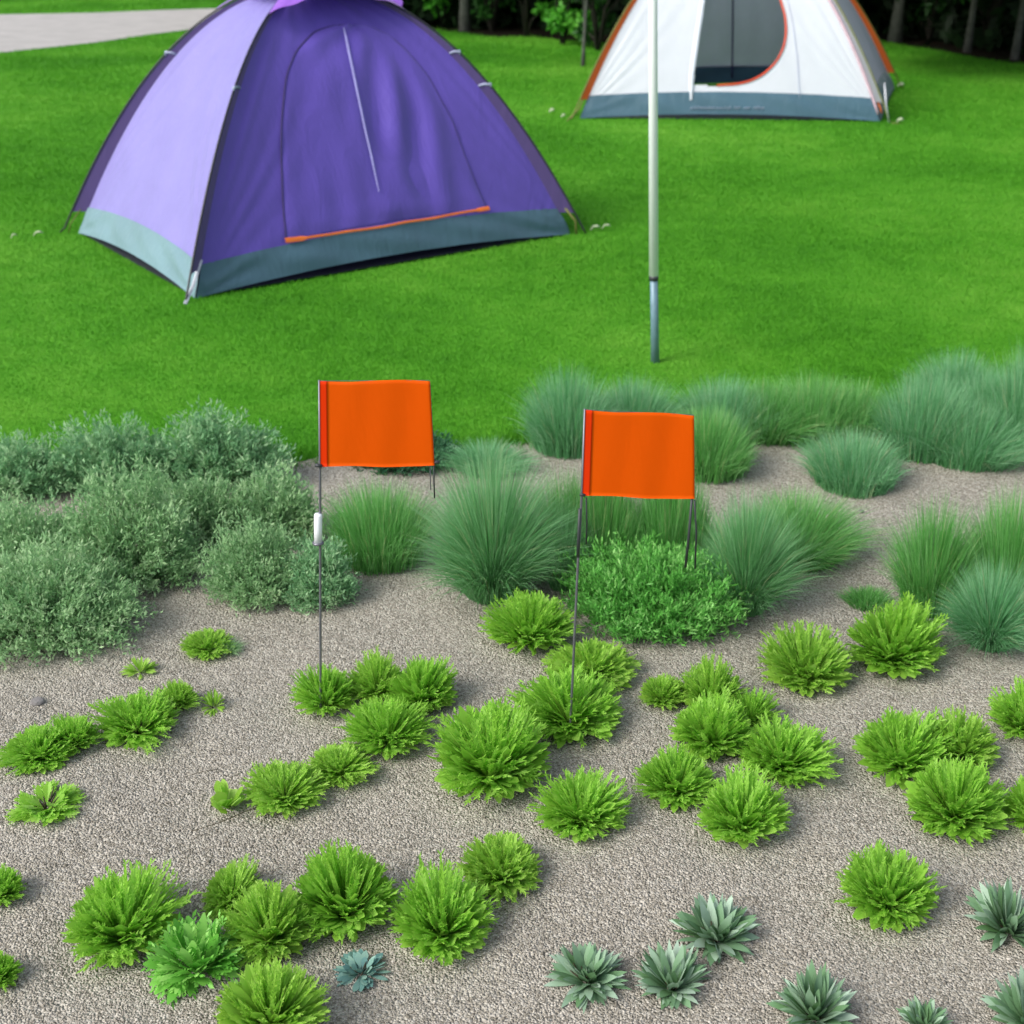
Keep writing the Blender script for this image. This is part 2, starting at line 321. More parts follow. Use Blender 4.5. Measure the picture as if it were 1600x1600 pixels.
def lime_foliage(R, H, r_, broad=.5):
    mb = MB(); base = .16 * R
    # feathery fronds whose tips split into narrow side leaflets
    n = 230; D = hemi(n, .10, 1, r_); L = lobe(D, r_.uniform(.06, .13), r_) * r_.uniform(.80, 1.03, n)
    P2 = D * np.array([R, R, H]) * L[:, None]; P2[:, 2] += .10 * H * (1 - D[:, 2]); P0 = D * np.array([base, base, 0]) * r_.uniform(.1, 1, n)[:, None]
    mid = (P0 + P2) / 2; mid[:, 2] += .10 * H * (1 - D[:, 2]); ti = r_.uniform(.3, .72, n)
    wd = widths(P0, P2, .45, r_); V, Q, tt = blades(P0, mid, P2, r_.uniform(.06, .10, n) * R * r_.uniform(.8, 1.4), 4, p_leaf, wd, ti, .3); mb.add(V, Q, None, tt)
    for f_ in (.45, .56, .66, .75, .83, .90, .96):
        B = (1 - f_) ** 2 * P0 + 2 * f_ * (1 - f_) * mid + f_ ** 2 * P2; tg = norm(P2 - mid)
        for sgn in (-1, 1):
            dirn = norm(tg + sgn * wd * r_.uniform(.25, .7, n)[:, None] + r_.normal(0, .12, (n, 3)))
            ll = r_.uniform(.10, .20, n)[:, None] * R * (1.25 - .5 * f_); E2 = B + dirn * ll; E2[:, 2] = np.maximum(E2[:, 2], .003)
            M1 = (B + E2) / 2 + norm(tg) * ll * .10
            V, Q, tt = blades(B, M1, E2, r_.uniform(.024, .042, n) * R, 2, p_leaf, widths(B, E2, .5, r_), ti + r_.normal(0, .07, n), .25); mb.add(V, Q, None, tt)
    # broader fan leaves between and below
    n = int(110 * broad + 40); D = hemi(n, .06, .75, r_); L = r_.uniform(.72, .97, n)
    P2 = D * np.array([R, R, H]) * L[:, None]; P2[:, 2] += .06 * H; P0 = D * np.array([base, base, 0]) * .5
    mid = (P0 + P2) / 2; mid[:, 2] += .10 * H * (1 - D[:, 2])
    V, Q, tt = blades(P0, mid, P2, r_.uniform(.14, .27, n) * R, 5, p_spat, widths(P0, P2, .3, r_), r_.uniform(.25, .65, n), .2); mb.add(V, Q, None, tt)
    # a few drooping broad leaves at the foot
    n = int(r_.integers(3, 9)); az = r_.uniform(0, 2 * pi, n); D = np.stack([np.cos(az), np.sin(az), 0 * az], -1)
    P0 = D * base * .3 + [0, 0, .15 * H]; P2 = D * (R * r_.uniform(.35, .6, n))[:, None] + [0, 0, .004]; mid = (P0 + P2) / 2 + [0, 0, .12 * H]
    V, Q, tt = blades(P0, mid, P2, r_.uniform(.16, .26, n) * R, 5, p_leaf, widths(P0, P2, .2, r_), r_.uniform(.3, .6, n), .2); mb.add(V, Q, None, tt)
    return mb
def rosette_foliage(R, H, r_, n=95, wide=.24, curl=.25, jag=True, prof=None):
    mb = MB(); D = hemi(n, .03, .97, r_); L = r_.uniform(.72, 1.05, n)
    P2 = D * np.array([R, R, H]) * L[:, None]; P0 = D * np.array([R, R, 0]) * .12; P2[:, 2] = np.maximum(P2[:, 2], .003)
    mid = (P0 + P2) / 2; mid[:, 2] += curl * H * (.8 - D[:, 2]); ti = r_.uniform(0, 1, n)
    W = r_.uniform(.55, 1.1, n) * wide * R
    wd = widths(P0, P2, .3, r_)
    V, Q, tt = blades(P0, mid, P2, W, 6, prof or p_spat, wd, ti, .35)
    # fold each leaf along its midrib: raise the edges a little
    mb.add(V, Q, None, tt)
    if jag:
        for f_ in (.5, .65, .8, .92):
            B = (1 - f_) ** 2 * P0 + 2 * f_ * (1 - f_) * mid + f_ ** 2 * P2; tg = norm(P2 - mid)
            for sgn in (-1, 1):
                B2 = B + sgn * wd * (W * .30)[:, None]; E2 = B2 + (tg * .8 + sgn * wd * .6) * (r_.uniform(.10, .2, n) * R)[:, None]; E2[:, 2] = np.maximum(E2[:, 2], .003)
                V, Q, tt = blades(B2, (B2 + E2) / 2, E2, W * .28, 2, p_leaf, widths(B2, E2, .4, r_), ti + .1, .3); mb.add(V, Q, None, tt)
    return mb
def small_stems(R, r_, n=7, h=.4):
    mb = MB()
    for k in range(n):
        a = r_.uniform(0, 2 * pi); d = np.array([cos(a), sin(a), 0]) * R * r_.uniform(.1, .45); q = np.array([0, 0, h * R * r_.uniform(.4, 1)])
        P = np.array([d * .1 - [0, 0, .006], d * .5 + q * .35, d + q]); V, Q, T = tube(P, [R * .035, R * .025, R * .012], 5); mb.add(V, Q, T)
    return mb
def grass_foliage(R, H, r_, n=1500, w=.0024, droop=.5, base=.3, up=.25):
    mb = MB()
    az = r_.uniform(0, 2 * pi, n); rr = np.sqrt(r_.uniform(0, 1, n)); sh = lobe(np.stack([np.cos(az), np.sin(az), 0 * az + .3], -1), .14, r_)
    rad = np.stack([np.cos(az), np.sin(az), 0 * az], -1)
    P0 = rad * (base * R * rr * r_.uniform(.6, 1, n))[:, None]
    zt = H * (1 - .50 * rr ** 2.2) * (1.14 - .68 * r_.uniform(0, 1, n) ** 1.1)
    P2 = rad * (R * rr * sh * r_.uniform(.8, 1.12, n))[:, None] + r_.normal(0, .075 * R, (n, 3)); P2[:, 2] = np.maximum(zt, .01)
    mid = P0 + (P2 - P0) * np.array([.32, .32, .62]); mid[:, 2] += up * H * droop * rr
    V, Q, tt = blades(P0, mid, P2, r_.uniform(.6, 1.2, n) * w * .78, 4, p_grass, widths(P0, P2, .9, r_), np.where(r_.uniform(0, 1, n) > .96, 1.5, r_.uniform(0, .85, n)), .35); mb.add(V, Q, None, tt)
    # short inner and lower blades
    m_ = n // 4; az = r_.uniform(0, 2 * pi, m_); rad = np.stack([np.cos(az), np.sin(az), 0 * az], -1); rr = r_.uniform(.3, 1, m_)
    P0 = rad * (base * R * .9 * r_.uniform(.5, 1, m_))[:, None]; P2 = rad * (R * .85 * rr)[:, None]; P2[:, 2] = H * r_.uniform(.08, .45, m_)
    mid = (P0 + P2) / 2; mid[:, 2] += .22 * H
    V, Q, tt = blades(P0, mid, P2, r_.uniform(.7, 1.3, m_) * w, 3, p_grass, widths(P0, P2, .9, r_), r_.uniform(-.1, .6, m_), .3); mb.add(V, Q, None, tt)
    return mb
def shrub_foliage(R, Ry, H, r_, stems=320, per=30, ll=.013, lw=.0045, up=.55):
    mb = MB(); sb = MB(); D = hemi(stems, .02, 1, r_); L = lobe(D, .08, r_) * r_.uniform(.7, 1.1, stems)
    P2 = D * np.array([R, Ry, H]) * L[:, None]; P0 = P2 * np.array([.35, .35, 0]); P2[:, 2] = np.maximum(P2[:, 2], .01)
    mid = (P0 + P2) / 2 + np.array([0, 0, 1.]) * (.12 * H)
    V, Q, tt = blades(P0, mid, P2, np.full(stems, .0018), 4, p_grass, widths(P0, P2, .9, r_), np.full(stems, .3)); sb.add(V, Q, None, tt)
    t = r_.uniform(.30, 1.02, (stems, per)) ** .8; T = t[..., None]
    B = (1 - T) ** 2 * P0[:, None] + 2 * T * (1 - T) * mid[:, None] + T ** 2 * P2[:, None]
    B = B.reshape(-1, 3) + r_.normal(0, .007, (stems * per, 3)); B[:, 2] = np.maximum(B[:, 2], .004)
    tg = np.repeat(norm(P2 - mid), per, 0)
    d = norm(tg * .5 + np.array([0, 0, up]) + r_.normal(0, .55, B.shape)); n = len(B); Ls = r_.uniform(.6, 1.5, n) * ll
    E2 = B + d * Ls[:, None]; ti = np.repeat(r_.uniform(.1, .8, stems), per) + r_.normal(0, .15, n)
    V, Q, tt = blades(B, (B + E2) / 2 + d * 0, E2, r_.uniform(.7, 1.3, n) * lw, 2, p_leaf, widths(B, E2, 1.2, r_), ti, .25); mb.add(V, Q, None, tt)
    return mb, sb

def box_fit(x0, y0, x1, y1, kind='mound'):
    cx = (x0 + x1) / 2; yb = y1
    for _ in range(6):
        Pb = at(cx, yb); dep = Pb[1] * cos(PITCH) + CH * sin(PITCH); s = F / dep
        R = (x1 - x0) / 2 / s; e = math.atan2(CH, Pb[1]); T = (y1 - y0) / s
        if kind == 'mound':
            low = R * sin(e) * .86; yb = y1 - low * s
            top = T - low; H2 = top ** 2 - (R * sin(e)) ** 2 * .8; H = sqrt(max(H2, (.25 * R) ** 2)) / cos(e)
        else:
            low = R * sin(e) * .30; yb = y1 - low * s
            top = T - low; H = max(top - .45 * R * sin(e), .3 * R) / cos(e)
    ky = 1.0
    if kind == 'fan':
        low = .50 * R * sin(e) + .004; yb = y1 - low * s; Pb = at(cx, yb); top = T - low
        H = min(sqrt(max(top ** 2 - (.72 * R * sin(e)) ** 2, (.4 * R) ** 2)) / cos(e), 1.35 * R); return Pb, R, H, 1.0
    if kind == 'mound' and H > 1.1 * R:
        H = 1.1 * R; lo, hi = 1.0, 2.5
        for _ in range(30):
            k = (lo + hi) / 2; tot = .86 * k * R * sin(e) + sqrt((H * cos(e)) ** 2 + .8 * (k * R * sin(e)) ** 2)
            if tot < T: lo = k
            else: hi = k
        ky = lo; yb = y1 - .86 * ky * R * sin(e) * s; Pb = at(cx, yb)
    return Pb, R, H, min(ky, 1.7)

seed = 100
def plant(name, box, label, cat, group, fn, mat, kind='mound', stems=True, hs=1.0):
    global seed; seed += 1; r_ = np.random.default_rng(seed)
    P, R, H, ky = box_fit(*box, kind=kind); P[2] = gz(P[0], P[1])
    t = thing(name, P, label, cat, group); t.scale = (1, ky, 1)
    fn(R, H * hs, r_).build('foliage', M[mat], t)
    if stems: small_stems(R, r_).build('stem', M['stem'], t)
    return t

LG = 'lime green clumps planted in the gravel'
limes = [
 ((8, 1150, 122, 1216), 'lime clump at the far left end of the low row under the sage shrubs', 'lime'),
 ((78, 1105, 160, 1192), 'small lime clump squeezed between the two bigger clumps of the left row', 'lime'),
 ((152, 1091, 282, 1174), 'wide lime clump in the middle of the left row on the gravel', 'lime'),
 ((248, 1074, 312, 1122), 'small pale lime clump at the right end of the left row', 'lime_warm'),
 ((459, 1048, 562, 1129), 'lime clump with the foot of the left flag staff standing in it', 'lime'),
 ((540, 1033, 640, 1112), 'lime clump in the middle of three, just right of the left flag staff', 'lime_warm'),
 ((604, 1035, 717, 1127), 'lime clump at the right end of the three by the left flag staff', 'lime'),
 ((539, 1098, 671, 1189), 'spiky lime clump just in front of the three by the left flag staff', 'lime'),
 ((669, 1111, 866, 1255), 'biggest round lime clump in the centre of the gravel', 'lime'),
 ((478, 1172, 582, 1231), 'low lime clump behind the pale yellowish clump left of centre', 'lime_warm'),
 ((380, 1200, 512, 1277), 'loose yellowish lime clump with a thin twig at its left', 'lime_warm'),
 ((-32, 1322, 45, 1426), 'lime clump cut by the left edge, above the lowest left one', 'lime'),
 ((-40, 1490, 40, 1562), 'lime clump cut by the left edge near the bottom corner', 'lime'),
 ((103, 1367, 286, 1510), 'large round lime clump standing alone at lower left with a round leaf at its foot', 'lime'),
 ((350, 1360, 498, 1510), 'large lime clump in front of the olive green one at lower left', 'lime_warm'),
 ((455, 1307, 628, 1472), 'tallest deep lime clump at the back of the lower left cluster', 'lime'),
 ((612, 1344, 775, 1500), 'large lime clump at the right end of the lower left cluster', 'lime'),
 ((718, 1320, 850, 1405), 'low pale lime clump behind the right end of the lower left cluster', 'lime_warm'),
 ((342, 1527, 510, 1650), 'lime clump cut by the bottom edge below the lower left cluster', 'lime_warm'),
 ((838, 1219, 980, 1321), 'lime clump standing alone just below the centre of the gravel', 'lime'),
 ((994, 1184, 1118, 1272), 'fan shaped lime clump touching the one in front at its right', 'lime'),
 ((1086, 1221, 1229, 1334), 'lime clump in front of the fan shaped one right of centre', 'lime'),
 ((1044, 1094, 1180, 1195), 'front lime clump of the dense cluster right of the right flag staff', 'lime'),
 ((1150, 1145, 1293, 1233), 'wide low lime clump at the lower right of the dense cluster', 'lime'),
 ((997, 1052, 1068, 1115), 'small lime clump at the left end of the dense cluster', 'lime_warm'),
 ((1052, 1033, 1165, 1122), 'pale lime clump at the back of the dense cluster', 'lime_warm'),
 ((1128, 1066, 1213, 1146), 'darker lime clump at the right back of the dense cluster', 'lime'),
 ((803, 1060, 978, 1165), 'wide lime clump with the foot of the right flag staff standing in it', 'lime'),
 ((850, 1010, 998, 1086), 'lime clump just behind the one that holds the right flag staff', 'lime_warm'),
 ((756, 905, 900, 1036), 'tall lime clump at the left of the bright leafy shrub', 'lime'),
 ((1184, 987, 1332, 1088), 'lime clump in front of the grasses on the right, left one of two', 'lime_warm'),
 ((1312, 953, 1473, 1067), 'lime clump just left of the fine pale grass tuft at right', 'lime'),
 ((1330, 1127, 1484, 1231), 'lime clump at the left end of the cluster by the right edge', 'lime'),
 ((1436, 1126, 1557, 1215), 'pale lime clump at the back of the cluster by the right edge', 'lime_warm'),
 ((1404, 1199, 1574, 1311), 'large lime clump at the front of the cluster by the right edge', 'lime'),
 ((1537, 1082, 1660, 1172), 'lime clump cut by the right edge, highest of those cut there', 'lime'),
 ((1563, 1195, 1690, 1312), 'lime clump cut by the right edge beside the large front clump', 'lime'),
 ((1306, 1329, 1460, 1453), 'round lime clump standing alone at lower right above the blue green rosettes', 'lime'),
]
for bx, lb, mt in limes:
    plant('lime_clump', bx, lb, 'plant', LG, lambda R, H, r_: lime_foliage(R * r_.uniform(1.02, 1.1), H * r_.uniform(.9, 1.06), r_, r_.uniform(.6, 1.6)), mt, kind='fan')
SP = 'small green sprouts on the gravel'
plant('sprout', (313, 1087, 358, 1128), 'tiny bright sprout alone at the right end of the left lime row', 'sprout', SP, lambda R, H, r_: rosette_foliage(R, H * 1.2, r_, 60, .16, .2, False), 'lime_warm')
plant('sprout', (189, 1032, 250, 1068), 'tiny yellow green sprout at the foot of the big sage shrub', 'sprout', SP, lambda R, H, r_: rosette_foliage(R, H * 1.2, r_, 70, .16, .2, False), 'lime_warm')
plant('sprout', (282, 985, 372, 1038), 'low yellow green sprout between the sage shrubs and the left flag staff', 'sprout', SP, lambda R, H, r_: lime_foliage(R, H, r_, .3), 'lime_warm')
plant('silvery_sprout', (325, 995, 392, 1036), 'thin grey green sprout growing at the right of a yellow green one', 'sprout', SP, lambda R, H, r_: grass_foliage(R, H, r_, 260, .0018), 'sage', stems=False)
plant('round_leaf_plant', (321, 1232, 390, 1288), 'small plant of a few round yellowish leaves left of the loose clump', 'plant', None, lambda R, H, r_: rosette_foliage(R, H * 1.3, r_, 26, .62, .1, False), 'lime_warm')
plant('leafy_plant', (17, 1244, 134, 1308), 'small broad leaved green plant alone below the left row', 'plant', None, lambda R, H, r_: rosette_foliage(R, H * 1.2, r_, 75, .26, .2, True), 'lime')
plant('olive_clump', (317, 1356, 408, 1452), 'olive green broad leaved clump at the left back of the lower left cluster', 'plant', None, lambda R, H, r_: lime_foliage(R, H, r_, 1.6), 'lime_warm')
plant('leafy_plant', (230, 1450, 388, 1580), 'dark green plant with long toothed leaves between the lower left clumps', 'plant', None, lambda R, H, r_: rosette_foliage(R, H * 1.1, r_, 110, .26, .3, True), 'broad')
RG = 'blue green rosettes at the bottom right'
plant('rosette', (517, 1496, 612, 1557), 'small bluish rosette alone on the gravel right of the lower left cluster', 'succulent', None, lambda R, H, r_: rosette_foliage(R, H * 1.2, r_, 80, .26, .15, False), 'bluish')
for bx, lb in [((848, 1482, 986, 1580), 'blue green rosette, left one of the touching pair at the bottom'),
               ((984, 1482, 1115, 1586), 'blue green rosette, right one of the touching pair at the bottom'),
               ((1042, 1411, 1192, 1520), 'larger blue green rosette above the touching pair'),
               ((1199, 1528, 1342, 1650), 'blue green rosette cut by the bottom edge right of the touching pair'),
               ((1394, 1578, 1490, 1650), 'blue green rosette showing only its top at the bottom edge'),
               ((1506, 1386, 1640, 1508), 'green and teal rosette with one tall pointed leaf at the right edge'),
               ((1531, 1538, 1680, 1660), 'blue green rosette in the bottom right corner')]:
    plant('rosette', bx, lb, 'succulent', RG, lambda R, H, r_: rosette_foliage(R * 1.03, H * 1.12, r_, 120, .27, .15, False, p_sharp), 'rosette')

# ornamental grasses
def gr(box, label, mat, n=1500, w=.0026, up=.25, base=.3, group='tufts of fine ornamental grass', name='grass_tuft', wide=1.1):
    return plant(name, box, label, 'ornamental grass', group, lambda R, H, r_: grass_foliage(R * wide, H * 1.13, r_, int(n * 1.5), w, .5, base, up), mat, kind='grass', stems=False)
gr((640, 722, 900, 952), 'biggest silvery green fan of grass, between the two flags', 'fescue', 3600)
gr((500, 762, 690, 892), 'short bright green grass tuft just right of the left flag staff', 'fescue_green', 2600, base=.7)
gr((820, 800, 935, 930), 'narrow grass tuft behind the tall lime clump and the right flag staff', 'fescue', 1300)
gr((800, 745, 960, 900), 'green grass tuft at the back right of the biggest fan', 'fescue_green', 1500, base=.5)
gr((870, 735, 1010, 905), 'green grass tuft under the left half of the right flag', 'fescue_green', 2400, base=.8)
gr((965, 735, 1125, 905), 'green grass tuft under the right half of the right flag', 'fescue_green', 2400, base=.8)
gr((1130, 772, 1350, 892), 'dark green grass tuft behind the pale leaning one right of the shrub', 'fescue_green', 2600, base=.6)
gr((1065, 785, 1258, 972), 'pale green leaning grass tuft at the right of the leafy shrub', 'fescue', 2600)
gr((1370, 800, 1530, 968), 'tall green grass tuft at the left side of the right edge group', 'fescue_green', 2200, base=.5)
gr((1460, 775, 1690, 975), 'tall green grass tuft cut by the right edge behind the pale one', 'fescue_green', 3000, base=.55)
gr((1446, 885, 1640, 1027), 'fine pale grass tuft in front at the right edge', 'fescue_blue', 2400)
gr((1310, 920, 1395, 957), 'low spreading green tuft at the foot of the right edge grasses', 'fescue_green', 500, base=.7)
gr((1245, 676, 1417, 769), 'round grey green grass mound alone on the gravel behind', 'fescue_blue', 2200, .0028, .2, .7)
BG = 'tufts of blue green grass along the edge of the lawn'
for bx, lb, mt in [((818, 588, 960, 712), 'blue green grass tuft at the left end of the lawn edge row', 'fescue_blue'),
                   ((915, 592, 1060, 690), 'blue green grass tuft behind the top of the right flag', 'fescue_blue'),
                   ((1050, 592, 1200, 694), 'blue green grass tuft at the lawn edge just right of the right flag', 'fescue_blue'),
                   ((1020, 645, 1182, 750), 'greener grass tuft in front of the row, beside the right flag', 'fescue_green'),
                   ((1185, 588, 1350, 692), 'green grass tuft in the middle of the lawn edge row', 'fescue_green'),
                   ((1362, 592, 1510, 716), 'blue green grass tuft left of the corner group at right', 'fescue_blue'),
                   ((1425, 628, 1602, 730), 'wide grass tuft in front of the corner group at right', 'fescue_blue'),
                   ((1418, 552, 1565, 655), 'pale grass tuft at the back of the corner group', 'fescue_blue'),
                   ((1120, 600, 1270, 690), 'low grass tuft filling the gap right of the one beside the right flag', 'fescue_green'),
                   ((1260, 596, 1400, 690), 'low grass tuft filling the gap left of the corner group', 'fescue_green'),
                   ((1480, 590, 1600, 690), 'blue green grass tuft in the middle of the corner group', 'fescue_blue'),
                   ((1530, 545, 1690, 712), 'tall grass tuft cut by the right edge at the lawn', 'fescue_blue')]:
    gr(bx, lb, mt, 2600, .0030, .2, .7, BG, wide=1.22)
gr((690, 688, 832, 748), 'feathery silvery tuft behind the biggest fan of grass', 'fescue_blue', 1200, .003, base=.5)

# shrubs
def shrub(name, box, label, mat, stems, per, depth=.8, ll=.013, lw=.0045, group=None, up=.55, smat='stem_green', cat='shrub'):
    global seed; seed += 1; r_ = np.random.default_rng(seed)
    P, R, H, ky = box_fit(*box); H *= ky ** .7; P[2] = gz(P[0], P[1])
    t = thing(name, P, label, cat, group)
    mb, sb = shrub_foliage(R * 1.04, R * depth, H * 1.08, r_, stems, per, ll, lw, up)
    mb.build('foliage', M[mat], t); sb.build('stem', M[smat], t)
    return t
SG = 'grey green sage shrubs at the left'
shrub('sage_shrub', (-90, 690, 130, 812), 'grey green sage shrub at the left end of the back row', 'sage_blue', 420, 30, .6, .016, .0055, SG)
shrub('sage_shrub', (85, 665, 305, 806), 'grey green sage shrub in the middle of the back row', 'sage_blue', 480, 30, .6, .016, .0055, SG)
shrub('sage_shrub', (235, 655, 452, 800), 'blue green sage shrub at the right end of the back row by the lawn', 'sage_blue', 480, 30, .6, .016, .0055, SG)
shrub('sage_shrub', (-120, 785, 170, 960), 'pale sage shrub at the left edge behind the biggest one', 'sage', 620, 34, .7, .014, .005, SG)
shrub('sage_shrub', (90, 775, 330, 975), 'pale sage shrub between the biggest one and the loose round one', 'sage', 620, 34, .7, .014, .005, SG)
shrub('sage_shrub', (225, 752, 410, 885), 'pale sage shrub behind the loose round one', 'sage', 480, 30, .6, .014, .005, SG)
shrub('sage_shrub', (350, 762, 510, 892), 'pale sage shrub behind the left flag staff', 'sage', 440, 30, .6, .014, .005, SG)
shrub('sage_shrub', (-110, 860, 232, 1066), 'biggest dark grey green sage shrub in front at the left edge', 'sage', 900, 36, .75, .013, .0046, SG)
shrub('sage_shrub', (325, 848, 480, 990), 'loose round sage shrub left of the left flag staff', 'sage', 420, 32, .9, .012, .004, SG)
shrub('sage_shrub', (435, 868, 562, 986), 'small sage shrub right behind the left flag staff at the gravel', 'sage_blue', 320, 30, .9, .012, .004, SG)
shrub('dark_shrub', (535, 692, 728, 756), 'low dark green shrub under the left flag at the lawn edge', 'dark_shrub', 420, 30, .7, .016, .005)
shrub('leafy_shrub', (884, 860, 1165, 1028), 'bright green leafy shrub in the centre under the right flag', 'shrub', 820, 34, .8, .016, .0052, None, .75)

# ------------------------------------------------------------------ loose stones
n = 190000
Yp = 1.35 + (5.2 - 1.35) * rng.uniform(0, 1, n) ** 1.35; Xp = rng.uniform(-1, 1, n) * (.42 * Yp + .35)
ok = Yp < gravel_edge(Xp) - .02; Xp, Yp = Xp[ok], Yp[ok]; n = len(Xp)
oc = np.array([[1, 0, 0], [-1, 0, 0], [0, 1, 0], [0, -1, 0], [0, 0, 1], [0, 0, -1]], float)
of = np.array([[0, 2, 4], [2, 1, 4], [1, 3, 4], [3, 0, 4], [2, 0, 5], [1, 2, 5], [3, 1, 5], [0, 3, 5]])
sz = rng.uniform(.0012, .0024, n) * (1 + .8 * (rng.uniform(0, 1, n) > .96)); th = rng.uniform(0, 2 * pi, n)
V = oc[None] * rng.uniform(.6, 1.3, (n, 6, 1)) * sz[:, None, None] * np.array([1.2, 1, .7])
c_, s_ = np.cos(th)[:, None], np.sin(th)[:, None]; V = np.stack([V[..., 0] * c_ - V[..., 1] * s_, V[..., 0] * s_ + V[..., 1] * c_, V[..., 2]], -1)
V += np.stack([Xp, Yp, np.maximum(.014 + und(Xp, Yp), .005) + sz * .25], -1)[:, None]
T = (of[None] + (np.arange(n) * 6)[:, None, None]).reshape(-1, 3)
o = mesh('gravel_stones', V, None, T, M['pebble'], None, np.repeat(rng.uniform(0, 1, n), 6), False)
tag(o, 'small loose grey and beige stones scattered over the gravel bed', 'gravel', None, 'stuff')
for px, py, r0 in ((63, 1106, .022), (690, 1490, .006), (1010, 1230, .005), (45, 1108, .010)):
    P = at(px, py); V = norm(np.concatenate([oc, np.array([[a, b_, c] for a in (-1, 1) for b_ in (-1, 1) for c in (-1, 1)])]) + rng.normal(0, .12, (14, 3))) * r0 * np.array([1.3, 1, .6])
    break
import bmesh
def stone(px, py, r0, label):
    bm = bmesh.new(); bmesh.ops.create_icosphere(bm, subdivisions=2, radius=r0)
    for v in bm.verts: v.co *= float(rng.uniform(.88, 1.1)); v.co.z *= .55
    me = bpy.data.meshes.new('stone'); bm.to_mesh(me); bm.free(); me.materials.append(M['stone_grey'])
    o = bpy.data.objects.new('stone', me); COL.objects.link(o); P = at(px, py); o.location = (P[0], P[1], .014 + r0 * .2); o.rotation_euler = (0, 0, rng.uniform(0, 3))
    tag(o, label, 'stone', 'stones lying on the gravel')
M['stone_grey'] = plain('grey_stone', (.20, .19, .185), .9, nscale=60, var=.3)
stone(60, 1106, .017, 'dark grey stone lying on the gravel left of the left lime row')
stone(340, 1478, .022, 'blue grey stone half hidden between the lower left clumps')
stone(1345, 806, .008, 'small dark stone on the far gravel near the grass mound')

# fallen twigs
def twig(pts, label, r0=.0012):
    P = np.array([at(a, b_, .0) + [0, 0, .020 + .003 * sin(i * 2.1)] for i, (a, b_) in enumerate(pts)])
    V, Q, T = tube(P, np.linspace(r0, r0 * .6, len(P)), 5); c = P.mean(0); o = mesh('twig', V - c, Q, T, M['stem'], None, None, True, c); tag(o, label, 'twig', 'thin twigs on the gravel')
twig([(425, 1268), (390, 1280), (345, 1296), (300, 1312)], 'thin dark twig running left from the loose yellowish clump')
twig([(345, 1214), (320, 1219), (290, 1224)], 'short thin twig alone on the gravel above the loose clump', .0009)

# ------------------------------------------------------------------ lawn grass
def in_quad(x, y, Qd):
    ins = np.ones(len(x), bool)
    for k in range(4):
        a, b_ = Qd[k], Qd[(k + 1) % 4]; ins &= ((b_[0] - a[0]) * (y - a[1]) - (b_[1] - a[1]) * (x - a[0])) > 0
    return ins

# ------------------------------------------------------------------ tents
class Tent:
    def __init__(s, corners, apex, H, q, inset, band, lift=.05, sag=.05):
        s.c = [np.array([a, b_, 0.]) for a, b_ in corners]; s.ap = np.array([apex[0], apex[1], 0.]); s.H = H; s.q = q
        s.inset = inset; s.lift = lift; s.sag = sag; s.sb = 1 - (1 - band / H) ** (1 / q)
    def z(s, t): return s.H * (1 - (1 - np.clip(t, 0, 1)) ** s.q)
    def pole(s, i, t):
        t = np.asarray(t, float); P = s.c[i] + (s.ap - s.c[i]) * t[..., None]; P[..., 2] = s.z(t); return P
    def arch(s, i, t):
        t = np.asarray(t, float); d = norm(s.ap - s.c[i]); D = np.linalg.norm(s.ap - s.c[i])
        r_ = s.inset + (D - s.inset) * t; P = s.c[i] + d * r_[..., None]; P[..., 2] = s.z(t) - .012 * t
        return P
    def panel(s, i, j, u, t, wr=0.0):
        # u along the side 0..1, t up the arch 0..1
        u = np.asarray(u, float); t = np.asarray(t, float)
        A = s.arch(i, t); B = s.arch(j, t); P = A + (B - A) * u[..., None]
        m = (s.c[i] + s.c[j]) / 2; inn = norm(s.ap - m); k = 4 * u * (1 - u)
        P = P + inn * (s.sag * k * np.sin(pi * np.clip(t, 0, 1) ** .8))[..., None]
        P[..., 2] += s.lift * k * (1 - t) ** 3
        if wr:
            W = np.linalg.norm(s.c[j] - s.c[i]); out = -inn + np.array([0, 0, .6]); out = norm(out)
            d = 0
            for uu, sg, ph in ((u, 1, .3), (1 - u, 1, 1.7)):
                x = uu * W; y = t * s.H * 1.25; ang = np.arctan2(y, x + .02); rr = np.hypot(x, y)
                d = d + np.sin(ang * 26 + ph + 1.2 * np.sin(rr * 5)) * np.exp(-rr / .42) * np.clip(rr / .10, 0, 1) * (1 + .5 * np.sin(ang * 11))
            x = u * W; y = t * s.H
            d = d + .35 * np.sin(x * 7 + 3 * np.sin(y * 4 + x * 2)) * np.sin(y * 5 + 1) + .22 * np.sin(x * 21 + y * 9 + 2 * np.sin(y * 7))
            d = d * np.clip(np.minimum(u, 1 - u) / .04, 0, 1) * np.clip((1 - t) / .1, 0, 1)
            P = P + out * (wr * d)[..., None]
        return P
    def outward(s, i, j): m = (s.c[i] + s.c[j]) / 2; return norm(norm(m - s.ap) + np.array([0, 0, .55]))
    def inv(s, i, j, pts, tmax=1.0):
        # surface coordinates of points seen in the photograph
        if not hasattr(s, 'cache'): s.cache = {}
        if (i, j) not in s.cache:
            U, T = np.meshgrid(np.linspace(0, 1, 500), np.linspace(0, tmax, 500), indexing='ij'); s.cache[(i, j)] = (U.ravel(), T.ravel(), proj(s.panel(i, j, U.ravel(), T.ravel())))
        U, T, (X, Y) = s.cache[(i, j)]
        out = []
        for x, y in np.atleast_2d(pts):
            k = np.argmin((X - x) ** 2 + (Y - y) ** 2); out.append((U[k], T[k]))
        return np.array(out)

